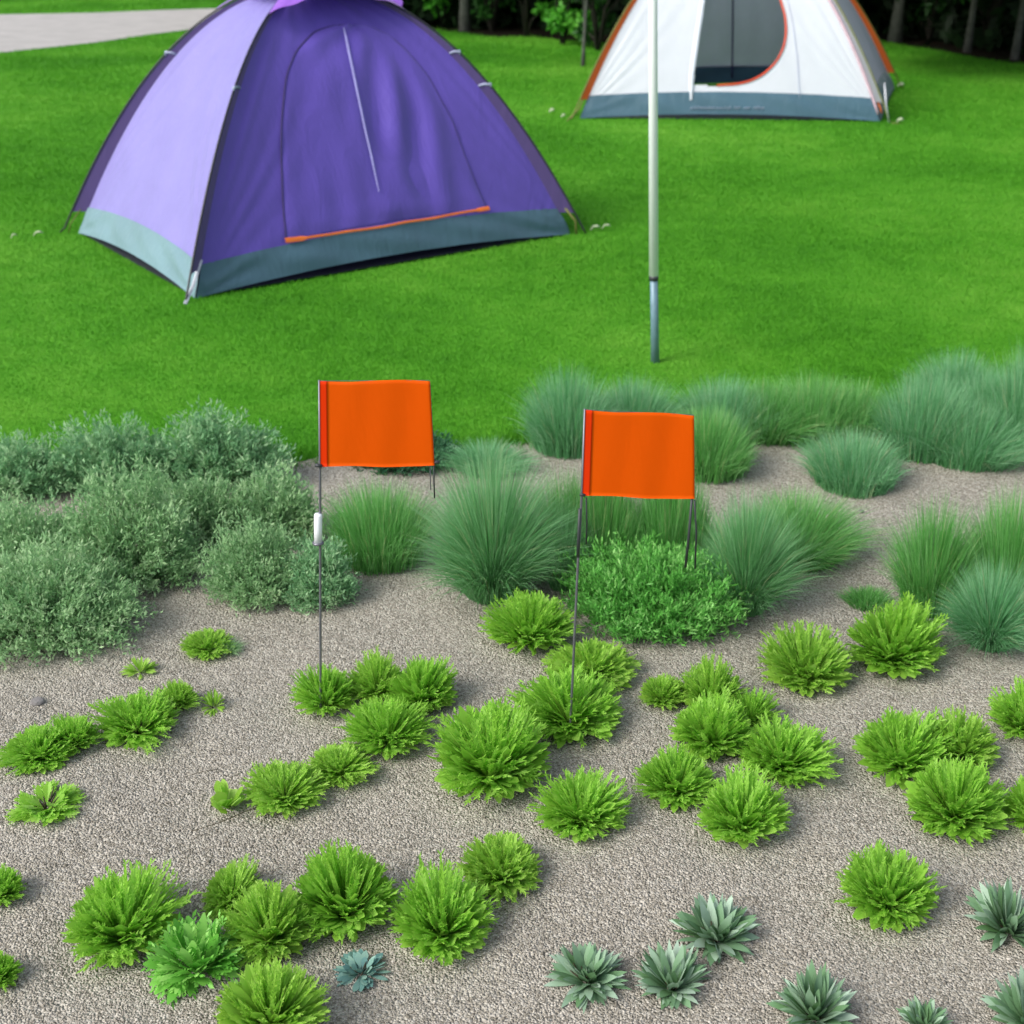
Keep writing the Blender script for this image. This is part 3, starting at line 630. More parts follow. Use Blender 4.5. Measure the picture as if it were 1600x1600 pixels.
def resample(P, n):
    P = np.asarray(P, float); L = np.concatenate([[0], np.cumsum(np.linalg.norm(np.diff(P, axis=0), axis=1))]); L /= L[-1]
    t = np.linspace(0, 1, n); return np.stack([np.interp(t, L, P[:, k]) for k in range(P.shape[1])], -1)
def on_panel(T, i, j, pts, n, off, wr=0.0):
    uv = resample(T.inv(i, j, resample(pts, max(n // 2, 6))), n)
    # soften the quantised coordinates
    for _ in range(3): uv[1:-1] = (uv[:-2] + uv[1:-1] * 2 + uv[2:]) / 4
    return T.panel(i, j, uv[:, 0], uv[:, 1], wr) + T.outward(i, j) * off
def ribbon(P, w, d, th=.002):
    P = np.asarray(P); d = norm(np.broadcast_to(d, P.shape)); tg = norm(np.gradient(P, axis=0)); s_ = norm(np.cross(d, tg)); w = np.broadcast_to(w, (len(P),))[:, None]
    V = np.stack([P - s_ * w / 2, P + d * th, P + s_ * w / 2], 1).reshape(-1, 3); return V, grid_faces(len(P), 3)

def add_tent_common(T, root, c0, mats, names=('FL', 'FR', 'BR', 'BL'), wr=.006, skip=()):
    N_ = 70
    for k in range(4):
        i, j = k, (k + 1) % 4
        U, Tt = np.meshgrid(np.linspace(0, 1, 110), np.linspace(T.sb, 1, N_), indexing='ij')
        if k not in skip:
            nm = ('front_wall', 'side_wall', 'back_wall', 'side_wall')[k]
            mesh(nm, T.panel(i, j, U, Tt, wr) - c0, grid_faces(110, N_), None, mats['wall'][k], root)
        U, Tt = np.meshgrid(np.linspace(0, 1, 80), np.linspace(0.0, T.sb + .004, 10), indexing='ij')
        P = T.panel(i, j, U, Tt, wr); vv = np.linspace(0, 1, 10)[None]; P = P + T.outward(i, j) * (.004 + .006 * np.sin(pi * vv) + .006 * np.sin(U * 25 + vv * 4 + k) * np.sin(pi * vv))[..., None]
        mesh('floor_band', P - c0, grid_faces(80, 10), None, mats['band'][k], root)
        # sleeve of cloth between the wall seam and the pole
        t = np.linspace(T.sb * .9, .97, 50); A = T.arch(k, t); B = T.pole(k, t); mid_ = (A + B) / 2
        mesh('pole_sleeve', np.stack([A, mid_ + [0, 0, .004], B], 1) - c0, grid_faces(50, 3), None, mats['sleeve'][k], root)
    for a, b_ in ((0, 2), (1, 3)):
        t = np.linspace(-.012, 1, 50); P = np.concatenate([T.pole(a, np.clip(t, 0, 1)), T.pole(b_, t[::-1][1:])]); P[:, 2] += .004 * (a + 1)
        V, Q, Tr = tube(P, .0055, 6); mesh('pole', V - c0, Q, Tr, mats['pole'], root)
    V = np.array([T.arch(k, 0.0) + [0, 0, .010] for k in range(4)]); mesh('groundsheet', V - c0, [[0, 1, 2, 3]], None, M['groundsheet'], root)
def pole_clip(T, k, t, root, c0, mat):
    A = T.arch(k, np.array(t)); B = T.pole(k, np.array(t)); d = B - A; P = np.array([A - d * .05 + [0, 0, .006], (A + B) / 2 + [0, 0, .012], B + d * .12 + [0, 0, .010], B + d * .15 - [0, 0, .006]])
    V, Q, Tr = tube(P, [.006, .007, .008, .006], 6); mesh('pole_clip', V - c0, Q, Tr, mat, root)
def near_t(T, k, x, y, pole=True):
    t = np.linspace(0, 1, 400); X, Y = proj(T.pole(k, t)); return t[np.argmin((X - x) ** 2 + (Y - y) ** 2)]

# --- purple tent
c = [at(290, 475)[:2], at(915, 367)[:2], None, at(99, 365)[:2]]; c[2] = c[1] + c[3] - c[0]
ap = (c[1] + c[3]) / 2
PT = Tent(c, ap, 1.25, 2.1, .085, .13)
c0 = np.array([ap[0], ap[1], 0.])
tp = thing('dome_tent', c0, 'closed purple and lilac dome tent pitched on the lawn at left', 'tent')
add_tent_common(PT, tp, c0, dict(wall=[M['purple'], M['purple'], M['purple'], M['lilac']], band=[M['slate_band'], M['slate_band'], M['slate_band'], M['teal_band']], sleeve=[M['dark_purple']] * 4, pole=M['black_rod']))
WR = .006
# door: bellied cloth leaf sewn into the front wall
Lp = [(446, 377), (440, 300), (438, 200), (446, 120), (462, 80), (490, 50), (525, 40), (545, 39)]
Rp = [(760, 326), (735, 268), (705, 185), (668, 118), (640, 84), (610, 56), (575, 41), (545, 39)]
nL, nR = 60, 46
Lu = resample(PT.inv(0, 1, resample(Lp, 40)), nL); Ru = resample(PT.inv(0, 1, resample(Rp, 40)), nL)
vv = np.linspace(0, 1, nR)[None, :, None]; UV = Lu[:, None] * (1 - vv) + Ru[:, None] * vv
u_, t_ = UV[..., 0], UV[..., 1]; P = PT.panel(0, 1, u_, t_, WR)
a = np.linspace(0, 1, nL)[:, None]; v2 = np.linspace(0, 1, nR)[None]
env = np.clip(a / .03, 0, 1) ** .5 * np.clip((1 - a) / .06, 0, 1) * np.sin(pi * v2) ** .5
fold = .015 * np.sin(26 * (v2 - .55 * a) + 5 * a * v2) * np.exp(-((v2 - .78) / .25) ** 2) * np.exp(-((a - .28) / .25) ** 2) * 1.6
fold = fold + .007 * np.sin(40 * v2 + 6 * a) * np.exp(-a / .16) + .004 * np.sin(13 * v2 + 4 * np.sin(5 * a)) + .003 * np.sin(9 * a + 14 * v2) + .010 * np.sin(30 * (v2 + a * .9)) * np.exp(-((v2 - .6) / .2) ** 2 - ((a - .12) / .1) ** 2)
P = P + PT.outward(0, 1) * (.004 + env * (.012 + fold))[..., None]
door = mesh('door', P - c0, grid_faces(nL, nR), None, M['purple'], tp)
zp = on_panel(PT, 0, 1, [(534, 46), (546, 105), (560, 170), (575, 240), (589, 302)], 30, .024, WR)
V, Q = ribbon(zp, np.interp(np.linspace(0, 1, 30), [0, .15, .9, 1], [.005, .014, .010, .003]), PT.outward(0, 1), .003); mesh('zipper', V - c0, Q, None, M['pale_zip'], door)
sm = on_panel(PT, 0, 1, Lp, 60, .006, WR); V, Q, Tr = tube(sm, .0035, 6); mesh('door_seam', V - c0, Q, Tr, M['seam'], tp)
sm = on_panel(PT, 0, 1, Rp, 60, .004, WR); V, Q, Tr = tube(sm, .0022, 6); mesh('door_seam', V - c0, Q, Tr, M['seam'], tp)
tr_ = on_panel(PT, 0, 1, [(444, 377), (520, 367), (600, 354), (680, 341), (762, 326)], 40, .014, WR)
wv = np.full(40, .012); wv[:4] = .024; wv[-3:] = .022
V, Q = ribbon(tr_, wv, PT.outward(0, 1), .004); mesh('door_hem', V - c0, Q, None, M['orange_trim'], tp)
# rain cover over the top: four lobes meeting at the apex
mm = MB(); 
for k in range(4):
    i, j = k, (k + 1) % 4
    U, Tt = np.meshgrid(np.linspace(0, 1, 40), np.linspace(0, 1, 24), indexing='ij')
    t0 = .66 - .02 * U + .035 * np.sin(pi * U) ** 1.2 if k != 3 else .76 + 0 * U
    tt = t0 + (1 - t0) * Tt; P = PT.panel(i, j, U, tt) + PT.outward(i, j) * (.012 + .11 * np.sin(pi * U) ** .6 * (1 - Tt) ** .8)[..., None]
    P[..., 2] += .030 + .004 * np.sin(U * 31) * (1 - Tt); mm.add(P, grid_faces(40, 24))
mm.build('rain_cover', M['violet'], tp, c0)
for k, x, y in ((3, 268, 92), (0, 380, 145), (1, 716, 85), (1, 764, 136)):
    pole_clip(PT, k, near_t(PT, k, x, y), tp, c0, M['clip'])
# foot loops: straps and bright cords at the corners
def strap(T, root, c0, pts, r, mat, nm):
    V, Q, Tr = tube(np.array(pts), r, 5); mesh(nm, V - c0, Q, Tr, mat, root)
A = PT.arch(0, np.array(.06)); Fp = PT.c[0]
V, Q = ribbon(np.array([A + [0, 0, .01], (A + Fp) / 2 + [0, -.01, -.01], Fp + [0, -.012, .004]]), .016, [0, -1, .3], .003); mesh('corner_strap', V - c0, Q, None, M['silver_rod'], tp)
A = PT.arch(1, np.array(.02)); B = PT.c[1]
strap(PT, tp, c0, [A + [.0, 0, .09], A * .5 + B * .5 + [0, 0, .05], B + [-.05, 0, .004]], .006, M['guy'], 'corner_loop')
A = PT.arch(3, np.array(.02)); B = PT.c[3]
strap(PT, tp, c0, [A + [0, 0, .08], A * .4 + B * .6 + [0, 0, .03], B + [.03, 0, .004]], .003, M['guy'], 'corner_loop')
strap(PT, tp, c0, [on_panel(PT, 0, 1, [(726, 336), (726, 338)], 3, .01)[0], at(724, 386) + [0, 0, .01]], .0016, M['black_rod'], 'door_cord')

# --- white tent
c = [at(893, 187)[:2], at(1390, 192)[:2], at(1408, 138)[:2], None]; c[3] = c[0] + c[2] - c[1]
ap = np.array([1.78, 11.95])
WT = Tent(c, ap, 1.42, 2.1, .085, .16, .045, .03)
c0w = np.array([ap[0], ap[1], 0.])
tw = thing('dome_tent', c0w, 'white and pale grey dome tent with open door standing behind the white pole', 'tent')
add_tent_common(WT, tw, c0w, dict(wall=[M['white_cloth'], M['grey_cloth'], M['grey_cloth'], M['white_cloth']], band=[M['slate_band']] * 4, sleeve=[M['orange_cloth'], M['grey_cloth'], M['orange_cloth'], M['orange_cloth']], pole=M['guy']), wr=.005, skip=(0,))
OP = [(1083, 133), (1090, 80), (1096, 40), (1102, 0), (1108, -40), (1130, -66), (1165, -72), (1200, -50), (1216, -10), (1226, 22), (1229, 48), (1226, 70), (1214, 96), (1196, 114), (1175, 126), (1150, 132), (1120, 134)]
opn = WT.inv(0, 1, resample(np.array(OP + [OP[0]], float), 120))
nu, nv = 240, 200
U, Tt = np.meshgrid(np.linspace(0, 1, nu), np.linspace(WT.sb, 1, nv), indexing='ij')
def inside(px, py, poly):
    r_ = np.zeros(px.shape, bool); n = len(poly)
    for k in range(n):
        x1, y1 = poly[k]; x2, y2 = poly[(k + 1) % n]
        cnd = ((y1 > py) != (y2 > py)); xi = (x2 - x1) * (py - y1) / (y2 - y1 + 1e-12) + x1; r_ ^= cnd & (px < xi)
    return r_
cu = (U[:-1, :-1] + U[1:, 1:]) / 2; ct = (Tt[:-1, :-1] + Tt[1:, 1:]) / 2; keep = ~inside(cu, ct, opn)
fw = mesh('front_wall', WT.panel(0, 1, U, Tt, .004) - c0w, grid_faces(nu, nv, keep), None, M['white_cloth'], tw)
rim = on_panel(WT, 0, 1, OP[8:17], 50, .006); V, Q, Tr = tube(rim, .008, 6); mesh('door_trim', V - c0w, Q, Tr, M['red_trim'], tw)
rim = on_panel(WT, 0, 1, OP[4:9], 30, .006); V, Q, Tr = tube(rim, .008, 6); mesh('door_trim', V - c0w, Q, Tr, M['red_trim'], tw)
# folded-back door leaf at the left of the opening
LFa = [(1081, 157), (1084, 120), (1093, 60), (1102, 0), (1108, -40)]; LFb = [(1077, 157), (1076, 120), (1084, 60), (1094, 0), (1102, -40)]
A = on_panel(WT, 0, 1, LFa, 40, .016); B = on_panel(WT, 0, 1, LFb, 40, .004); mdd = (A + B) / 2 + WT.outward(0, 1) * .008
mesh('door', np.stack([B, mdd, A, A - WT.outward(0, 1) * .02], 1) - c0w, grid_faces(40, 4), None, M['white_cloth'], tw)
# seams: pink and red edging on the right front arch
t = np.linspace(WT.sb * .3, .8, 40); P = WT.arch(1, t) + [0, -.012, .008]; V, Q, Tr = tube(P, .009, 6); mesh('edge_seam', V - c0w, Q, Tr, M['pink_seam'], tw)
t = np.linspace(0.02, .8, 40); P = WT.arch(1, t) + [.035, -.006, .006]; V, Q, Tr = tube(P, .006, 6); mesh('edge_seam', V - c0w, Q, Tr, M['orange_trim'], tw)
# side panel seam and inner vertical seam on the back wall
P = WT.panel(2, 3, np.full(30, .62), np.linspace(.02, .95, 30)) - WT.outward(2, 3) * .012; V, Q, Tr = tube(P, .008, 5); mesh('inner_seam', V - c0w, Q, Tr, M['seam'], tw)
P = on_panel(WT, 0, 1, [(1250, 156), (1246, 90), (1238, 30), (1222, -30)], 30, .003); V, Q, Tr = tube(P, .003, 5); mesh('wall_seam', V - c0w, Q, Tr, M['grey_cloth'], tw)
# faint pale lettering strokes on the front band
def band_pt(x, y):
    U_, T_ = WT.inv(0, 1, [(x, y)])[0]; return WT.panel(0, 1, np.array(U_), np.array(T_)) + WT.outward(0, 1) * .018
lm = MB(); xx = 1078
r_ = np.random.default_rng(3)
while xx < 1192:
    h_ = r_.uniform(2, 4.5); P = np.array([band_pt(xx, 170 + h_ * .5), band_pt(xx + 2.5, 170 - h_ * .5), band_pt(xx + 5, 171)]); V, Q, Tr = tube(P, .004, 4); lm.add(V, Q, Tr); xx += r_.choice([5.5, 6.5, 9.5])
lm.build('band_lettering', M['grey_cloth'], tw, c0w)
mm = MB()
for k in range(4):
    i, j = k, (k + 1) % 4
    U, Tt = np.meshgrid(np.linspace(0, 1, 30), np.linspace(0, 1, 16), indexing='ij')
    t0 = .60 + .05 * np.sin(pi * U); tt = t0 + (1 - t0) * Tt; P = WT.panel(i, j, U, tt) + WT.outward(i, j) * (.012 + .06 * np.sin(pi * U) * (1 - Tt))[..., None]; P[..., 2] += .03; mm.add(P, grid_faces(30, 16))
mm.build('rain_cover', M['orange_cloth'], tw, c0w)
A = WT.arch(1, np.array(.0)); strap(WT, tw, c0w, [A + [0, -.01, .30], A + [.03, -.03, .12], WT.c[1] + [-.01, -.02, .005]], .007, M['silver_rod'], 'corner_strap')
strap(WT, tw, c0w, [at(1388, 190), at(1398, 194) + [0, 0, .004], at(1410, 193)], .006, M['guy'], 'corner_loop')
strap(WT, tw, c0w, [WT.pole(0, np.array(.16)), at(905, 176) + [0, 0, .03], at(886, 189)], .008, M['guy'], 'corner_loop')

# pegs and loops by the tent corners
def peg(px, py, label, r0=.006, Ln=.05):
    P0 = at(px, py) + [0, 0, .012]; P = np.array([P0 + [-Ln * .5, 0, .0], P0 + [-Ln * .2, .01, .018], P0 + [Ln * .2, 0, .022], P0 + [Ln * .5, .012, .014]])
    V, Q, Tr = tube(P, [r0 * .5, r0, r0 * 1.3, r0 * .7], 6); c = P.mean(0); o = mesh('tent_peg', V - c, Q, Tr, M['daisy'], None, None, True, c); tag(o, label, 'tent peg', 'pale tent pegs in the lawn')
peg(930, 363, 'pale tent peg in the grass at the right foot of the purple tent')
peg(947, 361, 'pale tent peg in the grass, farther right of the purple tent', .005, .045)
peg(60, 372, 'whitish peg in the grass left of the left foot of the purple tent', .005)
peg(22, 376, 'whitish peg in the grass nearest the left edge', .004, .03)
peg(862, 178, 'pale peg standing in the grass left of the white tent', .010, .04)
peg(880, 186, 'tiny pale peg at the left foot of the white tent', .008, .03)
peg(1406, 193, 'yellowish peg at the right front foot of the white tent', .010, .05)
peg(1407, 137, 'white peg end at the right back foot of the white tent', .012, .06)

# ------------------------------------------------------------------ white pole
B0 = at(1024, 566); Yp_ = B0[1]
def pp(x, y): return atY(x, y, Yp_)
t = thing('slender_pole', B0, 'tall slender white pole with a blue grey lower section standing in the lawn', 'pole')
J = pp(1021.5, 434); Tp = pp(1020, 0); dirp = norm(Tp - J); Top = J + dirp * 2.1
mpx = (B0[1] * cos(PITCH) + CH * sin(PITCH)) / F
V, Q, Tr = tube(np.array([B0 - [0, 0, .02], B0 + (J - B0) * .5, J]), [6.8 * mpx, 6.2 * mpx, 6.0 * mpx], 20); mesh('base_section', V - B0, Q, Tr, M['pole_grey'], t)
V, Q, Tr = tube(np.array([J - dirp * .008, J + dirp * .008]), [7.4 * mpx, 7.4 * mpx], 20); mesh('collar', V - B0, Q, Tr, M['dark_wire'], t)
V, Q, Tr = tube(np.array([J + dirp * .008, J + dirp * 1.0, Top]), [7.2 * mpx, 6.4 * mpx, 5.6 * mpx], 20); mesh('shaft', V - B0, Q, Tr, M['pole_white'], t)
V, Q, Tr = tube(np.array([Top, Top + dirp * .01]), [6.2 * mpx, 4 * mpx], 20); mesh('cap', V - B0, Q, Tr, M['dark_wire'], t)

# ------------------------------------------------------------------ marker flags
def flag(base, TL, TR, BR, BL, label, extras, sleeve=None, kink=None):
    B = at(*base); Y0 = B[1]; r_px = (Y0 * cos(PITCH) + CH * sin(PITCH)) / F
    q = lambda x, y, dy=0: atY(x, y, Y0 + dy)
    root = thing('marker_flag', B, label, 'flag', 'orange marker flags stuck in the gravel garden')
    P = np.array([B - [0, 0, .05], B] + ([q(*kink)] if kink else []) + [q(*BL), q(TL[0], TL[1] - 1)])
    V, Q, Tr = tube(P, 1.9 * r_px, 8); mesh('staff', V - B, Q, Tr, M['wire'], root)
    # cloth: a gently waving sheet with a folded hem round the staff
    def cloth(u0, u1, n, thick, wav):
        U, W_ = np.meshgrid(np.linspace(u0, u1, n), np.linspace(0, 1, 22), indexing='ij')
        X = np.array
        top = np.array(TL)[None, None] * (1 - U[..., None]) + np.array(TR)[None, None] * U[..., None]
        bot = np.array(BL)[None, None] * (1 - U[..., None]) + np.array(BR)[None, None] * U[..., None]
        px = top * (1 - W_[..., None]) + bot * W_[..., None]
        px[..., 1] += 1.2 * np.sin(U * 7) * (1 - 2 * W_)
        a = np.linspace(0, 1, n)
        P = np.zeros(U.shape + (3,))
        for i_ in range(U.shape[0]):
            for k_ in range(U.shape[1]):
                P[i_, k_] = q(px[i_, k_, 0], px[i_, k_, 1])
        dy = wav * np.sin(U * 9 + 1) * (U + .1) + wav * .5 * np.sin(U * 17 + W_ * 2)
        P[..., 1] += dy - .003
        P2 = P.copy(); P2[..., 1] += thick
        n0 = U.size; g1 = grid_faces(*U.shape); m_ = MB(); m_.add(P, g1[:, ::-1]); m_.add(P2, g1)
        a_, b_ = U.shape; ed = []
        for i_ in range(a_ - 1): ed.append([i_ * b_, (i_ + 1) * b_, (i_ + 1) * b_ + n0, i_ * b_ + n0]); ed.append([i_ * b_ + b_ - 1, (i_ + 1) * b_ + b_ - 1, (i_ + 1) * b_ + b_ - 1 + n0, i_ * b_ + b_ - 1 + n0])
        for k_ in range(b_ - 1): ed.append([k_, k_ + 1, k_ + 1 + n0, k_ + n0]); ed.append([(a_ - 1) * b_ + k_, (a_ - 1) * b_ + k_ + 1, (a_ - 1) * b_ + k_ + 1 + n0, (a_ - 1) * b_ + k_ + n0])
        m_.Q.append(np.array(ed)); return m_
    hu = 12.0 / (TR[0] - TL[0])
    fc = cloth(hu, 1, 40, .0012, .0012).build('flag_cloth', M['flag'], root, B, True)
    hm = cloth(.005, hu, 6, .005, .0004).build('hem', M['flag_hem'], root, B, False)
    e = np.array([q(*TL), q(*TR), q(*BR)]); pts = resample(e, 60); V, Q, Tr = tube(pts + [0, -.001, 0], .45 * r_px, 5); mesh('edge_cord', V - B, Q, Tr, M['wire'], root)
    for nm, pl, rr, mt in extras:
        P = np.array([q(a, b_, dd) for a, b_, dd in pl]); V, Q, Tr = tube(P, rr * r_px, 6); mesh(nm, V - B, Q, Tr, M[mt], root)
    if sleeve:
        P = np.array([q(*s_, -.004) for s_ in sleeve]); V, Q, Tr = tube(P, [5 * r_px] + [6 * r_px] * (len(P) - 2) + [6 * r_px], 16); s = mesh('plastic_sleeve', V - B, Q, Tr, M['white_plastic'], root)
        V, Q, Tr = tube(np.array([P[-1], P[-1] - [0, 0, .004]]), [8.5 * r_px] * 2, 12); mesh('sleeve_ring', V - B, Q, Tr, M['wire'], s)
    return root
flag((501, 1122), (499, 595), (672, 594), (679, 727), (500, 729), 'left orange marker flag, its wire staff bearing a white plastic sleeve',
     [('knob', [(492, 727, -.004), (503, 728, -.004)], 2.6, 'dark_wire'), ('knob', [(677, 722, 0), (687, 722, 0)], 2.6, 'dark_wire'),
      ('tie_wire', [(678, 727, 0), (678, 750, .01), (679, 778, .015)], 1.2, 'dark_wire'), ('tie_wire', [(672, 728, .02), (673, 765, .02)], .8, 'wire')],
     [(497, 803), (497, 806), (497, 825), (497, 847)])
flag((890, 1160), (914, 640), (1084, 648), (1085, 779), (909, 774), 'right orange marker flag on a slightly leaning wire staff',
     [('knob', [(906, 772, -.004), (914, 774, -.004)], 2.4, 'dark_wire'), ('tie_wire', [(916, 778, .01), (917, 820, .01), (916, 850, .015)], 1.3, 'dark_wire'),
      ('tie_wire', [(1081, 780, 0), (1076, 840, .01), (1071, 886, .02)], 2.1, 'dark_wire'), ('tie_wire', [(1085, 782, 0), (1088, 830, .01), (1086, 888, .02)], 1.5, 'dark_wire'),
      ('tie_wire', [(906, 795, -.002), (904, 840, -.002), (903, 870, -.001)], 2.4, 'dark_wire')], None, (903, 880))

# ------------------------------------------------------------------ lawn grass blades
n = 1000000
Y = 3.0 * (27 / 3.0) ** rng.uniform(0, 1, n); X = rng.uniform(-1, 1, n) * (.46 * Y + .6)
ok = (Y > gravel_edge(X) - .015 * rng.uniform(-1, 1, n)) & (Y < forest_edge(X) + .1 * rng.normal(0, 1, n)) & ~((Y > road_lo(X)) & (Y < road_hi(X)) & (X < RB[-1, 0]))
for T in (PT, WT): ok &= ~in_quad(X, Y, [T.arch(k, np.array(0.))[:2] for k in range(4)])
X, Y = X[ok], Y[ok]; n = len(X); a = rng.uniform(0, pi, n); hh = (.010 + .0010 * Y) * rng.uniform(.5, 1.15, n) * (1 + .2 * np.sin(X * 3 + Y * 2)); ww = .0007 * Y * rng.uniform(.7, 1.3, n)
L = np.stack([np.cos(a), np.sin(a), 0 * a], -1) * ww[:, None] * .5; le = np.stack([rng.normal(0, .5, n) * hh, rng.normal(0, .5, n) * hh, hh], -1)
B = np.stack([X, Y, 0 * X], -1); mb = MB()
mb.add(np.stack([B - L, B + L, B + le], 1).reshape(-1, 3), None, np.arange(n * 3).reshape(-1, 3), np.repeat(rng.uniform(.35, .65, n), 3))
# longer blades straggling along the gravel edge
n = 26000; X = rng.uniform(-3, 4, n); Y = gravel_edge(X) + rng.normal(.02, .05, n); a = rng.uniform(0, pi, n); hh = .05 * rng.uniform(.4, 1.2, n)
L = np.stack([np.cos(a), np.sin(a), 0 * a], -1) * .0016; B = np.stack([X, Y, 0 * X + .004], -1); le = np.stack([rng.normal(0, .5, n) * hh, rng.normal(0, .5, n) * hh, hh], -1)
mb.add(np.stack([B - L, B + L, B + le], 1).reshape(-1, 3), None, np.arange(n * 3).reshape(-1, 3), np.repeat(rng.uniform(0, 1, n), 3))
tag(mb.build('lawn_grass', M['blade'], None, None, False), 'short mown bright green grass covering the lawn', 'grass', None, 'stuff')

# ------------------------------------------------------------------ trees
def tree_meshes(r_, h, tr, crown_z0, cr, nl, leaf, limbs=7):
    tb = MB(); P = np.array([[0, 0, -.05], [0, 0, .12], [r_.normal(0, .05), r_.normal(0, .05), h * .35], [r_.normal(0, .12), r_.normal(0, .12), h * .7], [r_.normal(0, .2), r_.normal(0, .2), h * .95]])
    V, Q, T = tube(resample(P, 14), np.interp(np.linspace(0, 1, 14), [0, .06, 1], [tr * 1.5, tr, tr * .25]), 10); tb.add(V, Q, T)
    cents = []
    for k in range(limbs):
        z0 = crown_z0 * .8 + (h * .8 - crown_z0 * .8) * (k + .5) / limbs; a = k * 2.4 + r_.uniform(0, 1); ln = cr * r_.uniform(.6, 1.0)
        e = np.array([cos(a) * ln, sin(a) * ln, z0 + r_.uniform(.1, .9)]); V, Q, T = tube(np.array([[0, 0, z0], e * [.5, .5, 1] - [0, 0, .15], e]), [tr * .45, tr * .28, tr * .1], 6); tb.add(V, Q, T)
        for _ in range(3): cents.append(e * r_.uniform(.5, 1.05) * [1, 1, 0] + [r_.normal(0, .3), r_.normal(0, .3), e[2] + r_.normal(0, .35)])
    cents += [np.array([0, 0, h * .9]), np.array([.3, 0, h])]
    cents = np.array(cents); lab = r_.integers(0, len(cents), nl); rad = cr * .34 * r_.uniform(.6, 1.25, len(cents))
    D = norm(r_.normal(0, 1, (nl, 3))); C = cents[lab] + D * (rad[lab] * r_.uniform(.3, 1, nl) ** .4)[:, None] * [1, 1, .75]
    C[:, 2] = np.maximum(C[:, 2], crown_z0 + r_.uniform(-.2, .2, nl))
    d = norm(r_.normal(0, 1, (nl, 3)) + [0, 0, -.3]); E2 = C + d * leaf * r_.uniform(.7, 1.3, nl)[:, None]
    V, Q, tt = blades(C, (C + E2) / 2, E2, leaf * .55 * r_.uniform(.7, 1.2, nl), 2, p_leaf, widths(C, E2, 1.2, r_), np.clip(r_.uniform(.2, .8, len(cents))[lab] + r_.normal(0, .12, nl), 0, 1), .1)
    cb = MB(); cb.add(V, Q, None, tt); return tb, cb
TG = 'trees of the wood behind the lawn'
r_ = np.random.default_rng(11)
protos = []
def add_tree(loc, label, proto, sc=1.0, rz=0.0, fresh=None, bark='bark_dark', name='broadleaf_tree', sx=1.0):
    if proto not in PR:
        tb, cb = tree_meshes(np.random.default_rng(50 + proto), *PSPEC[proto]); t = thing(name, loc, label, 'tree', TG)
        tk = tb.build('trunk', M[bark], t); cr_ = cb.build('crown', M['tree_leaf'], t); PR[proto] = t
    else:
        t = PR[proto].copy(); COL.objects.link(t); t['label'] = label
        for ch in PR[proto].children:
            c_ = ch.copy(); COL.objects.link(c_); c_.parent = t
    t.location = tuple(loc); t.scale = (sc * sx, sc * sx, sc); t.rotation_euler = (0, 0, rz); return t
PR = {}; PSPEC = {0: (6.5, .065, 1.2, 3.0, 17000, .17), 1: (7.0, .035, 1.0, 3.0, 17000, .17), 2: (5.5, .04, .8, 2.6, 15000, .15), 3: (2.8, .018, .30, .75, 3000, .09)}
def tfloor(px, py): return at(px, py)
add_tree(at(1398, 66), 'tree with the thickest pale grey trunk, just right of the white tent', 0, 1.0, .3, bark='bark')
add_tree(at(1511, 82), 'tree with a slim grey trunk between the thick pale one and the right edge', 1, 1.0, 1.1, bark='bark')
add_tree(at(1585, 94), 'tree with a slim dark trunk standing nearest the right edge', 1, 1.02, 3.1)
add_tree(at(911, 104), 'young tree with a thin bare stem between the two tents', 3, 1.0, .8, bark='bark')
extra = [(-.6, 18.2), (1.0, 18.0), (2.6, 17.6), (4.4, 18.6), (6.2, 17.9), (7.6, 16.6), (.4, 20.8), (2.4, 20.6), (4.2, 21.4), (6.0, 20.9), (8.2, 20.0), (-1.6, 20.5), (9.6, 17.4), (9.4, 14.5), (3.4, 24.2), (6.4, 24.6), (.2, 24.4), (9.2, 24)]
for k, (x, y) in enumerate(extra):
    t = add_tree((x, y, 0), 'dark tree in the shade of the wood behind the tents', k % 3, float(r_.uniform(.9, 1.15)), float(r_.uniform(0, 6)))
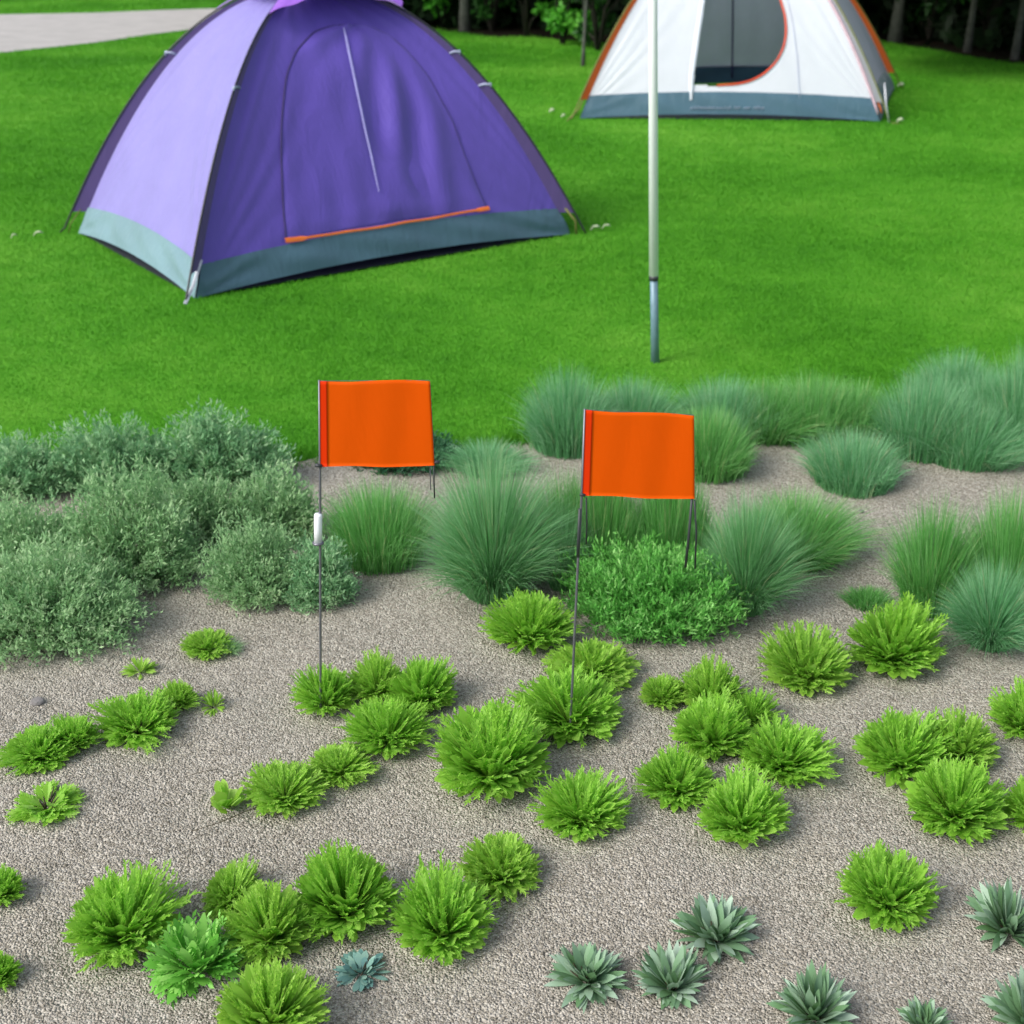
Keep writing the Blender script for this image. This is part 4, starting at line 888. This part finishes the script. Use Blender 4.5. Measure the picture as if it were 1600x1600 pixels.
# low bushes and drooping boughs at the wood's edge
def bush(name, loc, label, Rx, Ry, z0, z1, nl, leaf, mat, grp, cat='bush', clumps=9, r_=None):
    tb = MB(); cents = []
    root = thing(name, loc, label, cat, grp)
    for k in range(clumps):
        a = r_.uniform(0, 2 * pi); rr = sqrt(r_.uniform(0, 1)); e = np.array([cos(a) * rr * Rx, sin(a) * rr * Ry, r_.uniform(z0, z1)]); cents.append(e)
        V, Q, T = tube(np.array([[0, 0, -.02], e * [.3, .3, .6], e]), [.02, .014, .006], 5); tb.add(V, Q, T)
    cents = np.array(cents); lab = r_.integers(0, clumps, nl); D = norm(r_.normal(0, 1, (nl, 3))); rad = .30 * r_.uniform(.5, 1.2, clumps) * max(Rx, .5)
    C = cents[lab] + D * (rad[lab] * r_.uniform(.1, 1, nl) ** .5)[:, None] * [1, 1, .8]; C[:, 2] = np.maximum(C[:, 2], .03)
    d = norm(r_.normal(0, 1, (nl, 3)) + [0, 0, -.5]); E2 = C + d * leaf * r_.uniform(.7, 1.3, nl)[:, None]
    V, Q, tt = blades(C, (C + E2) / 2, E2, leaf * .6 * r_.uniform(.7, 1.2, nl), 2, p_leaf, widths(C, E2, 1.2, r_), np.clip(r_.uniform(.1, .9, clumps)[lab] + r_.normal(0, .1, nl), 0, 1), .1)
    tb.build('stem', M['bark_dark'], root); cb = MB(); cb.add(V, Q, None, tt); cb.build('foliage', M[mat], root); return root
BGp = 'leafy bushes at the edge of the wood'
for (px, py, Rx, z0, z1, nl, lb, mt) in [
    (692, 44, .35, .30, 1.1, 380, 'bright green bush at the wood edge just right of the purple tent top', 'bright_tree_leaf'),
    (770, 50, .45, .22, 1.2, 420, 'dim green bush second from the purple tent at the wood edge', 'tree_leaf'),
    (822, 58, .35, .28, 1.1, 380, 'green bush in the middle between the tents at the wood edge', 'bright_tree_leaf'),
    (878, 70, .38, .12, 1.0, 900, 'brightest low hanging bush left of the thin young tree', 'bright_tree_leaf'),
    (934, 80, .35, .20, 1.0, 800, 'dim green bush behind the thin young tree by the white tent', 'tree_leaf'),
    (1452, 66, .20, .22, .8, 150, 'small leafy shoot between the two trunks right of the white tent', 'tree_leaf'),
    (1545, 76, .55, .42, 1.2, 380, 'green bush between the slim trunks near the right edge', 'tree_leaf'),
    (1600, 84, .5, .30, 1.2, 380, 'green bush cut by the right edge under the trees', 'bright_tree_leaf')]:
    bush('bush', at(px, py), lb, Rx, Rx, z0, z1, nl, .09, mt, BGp, r_=r_)
# the wood beyond: dense undergrowth, its leaves coloured near black for the shade there
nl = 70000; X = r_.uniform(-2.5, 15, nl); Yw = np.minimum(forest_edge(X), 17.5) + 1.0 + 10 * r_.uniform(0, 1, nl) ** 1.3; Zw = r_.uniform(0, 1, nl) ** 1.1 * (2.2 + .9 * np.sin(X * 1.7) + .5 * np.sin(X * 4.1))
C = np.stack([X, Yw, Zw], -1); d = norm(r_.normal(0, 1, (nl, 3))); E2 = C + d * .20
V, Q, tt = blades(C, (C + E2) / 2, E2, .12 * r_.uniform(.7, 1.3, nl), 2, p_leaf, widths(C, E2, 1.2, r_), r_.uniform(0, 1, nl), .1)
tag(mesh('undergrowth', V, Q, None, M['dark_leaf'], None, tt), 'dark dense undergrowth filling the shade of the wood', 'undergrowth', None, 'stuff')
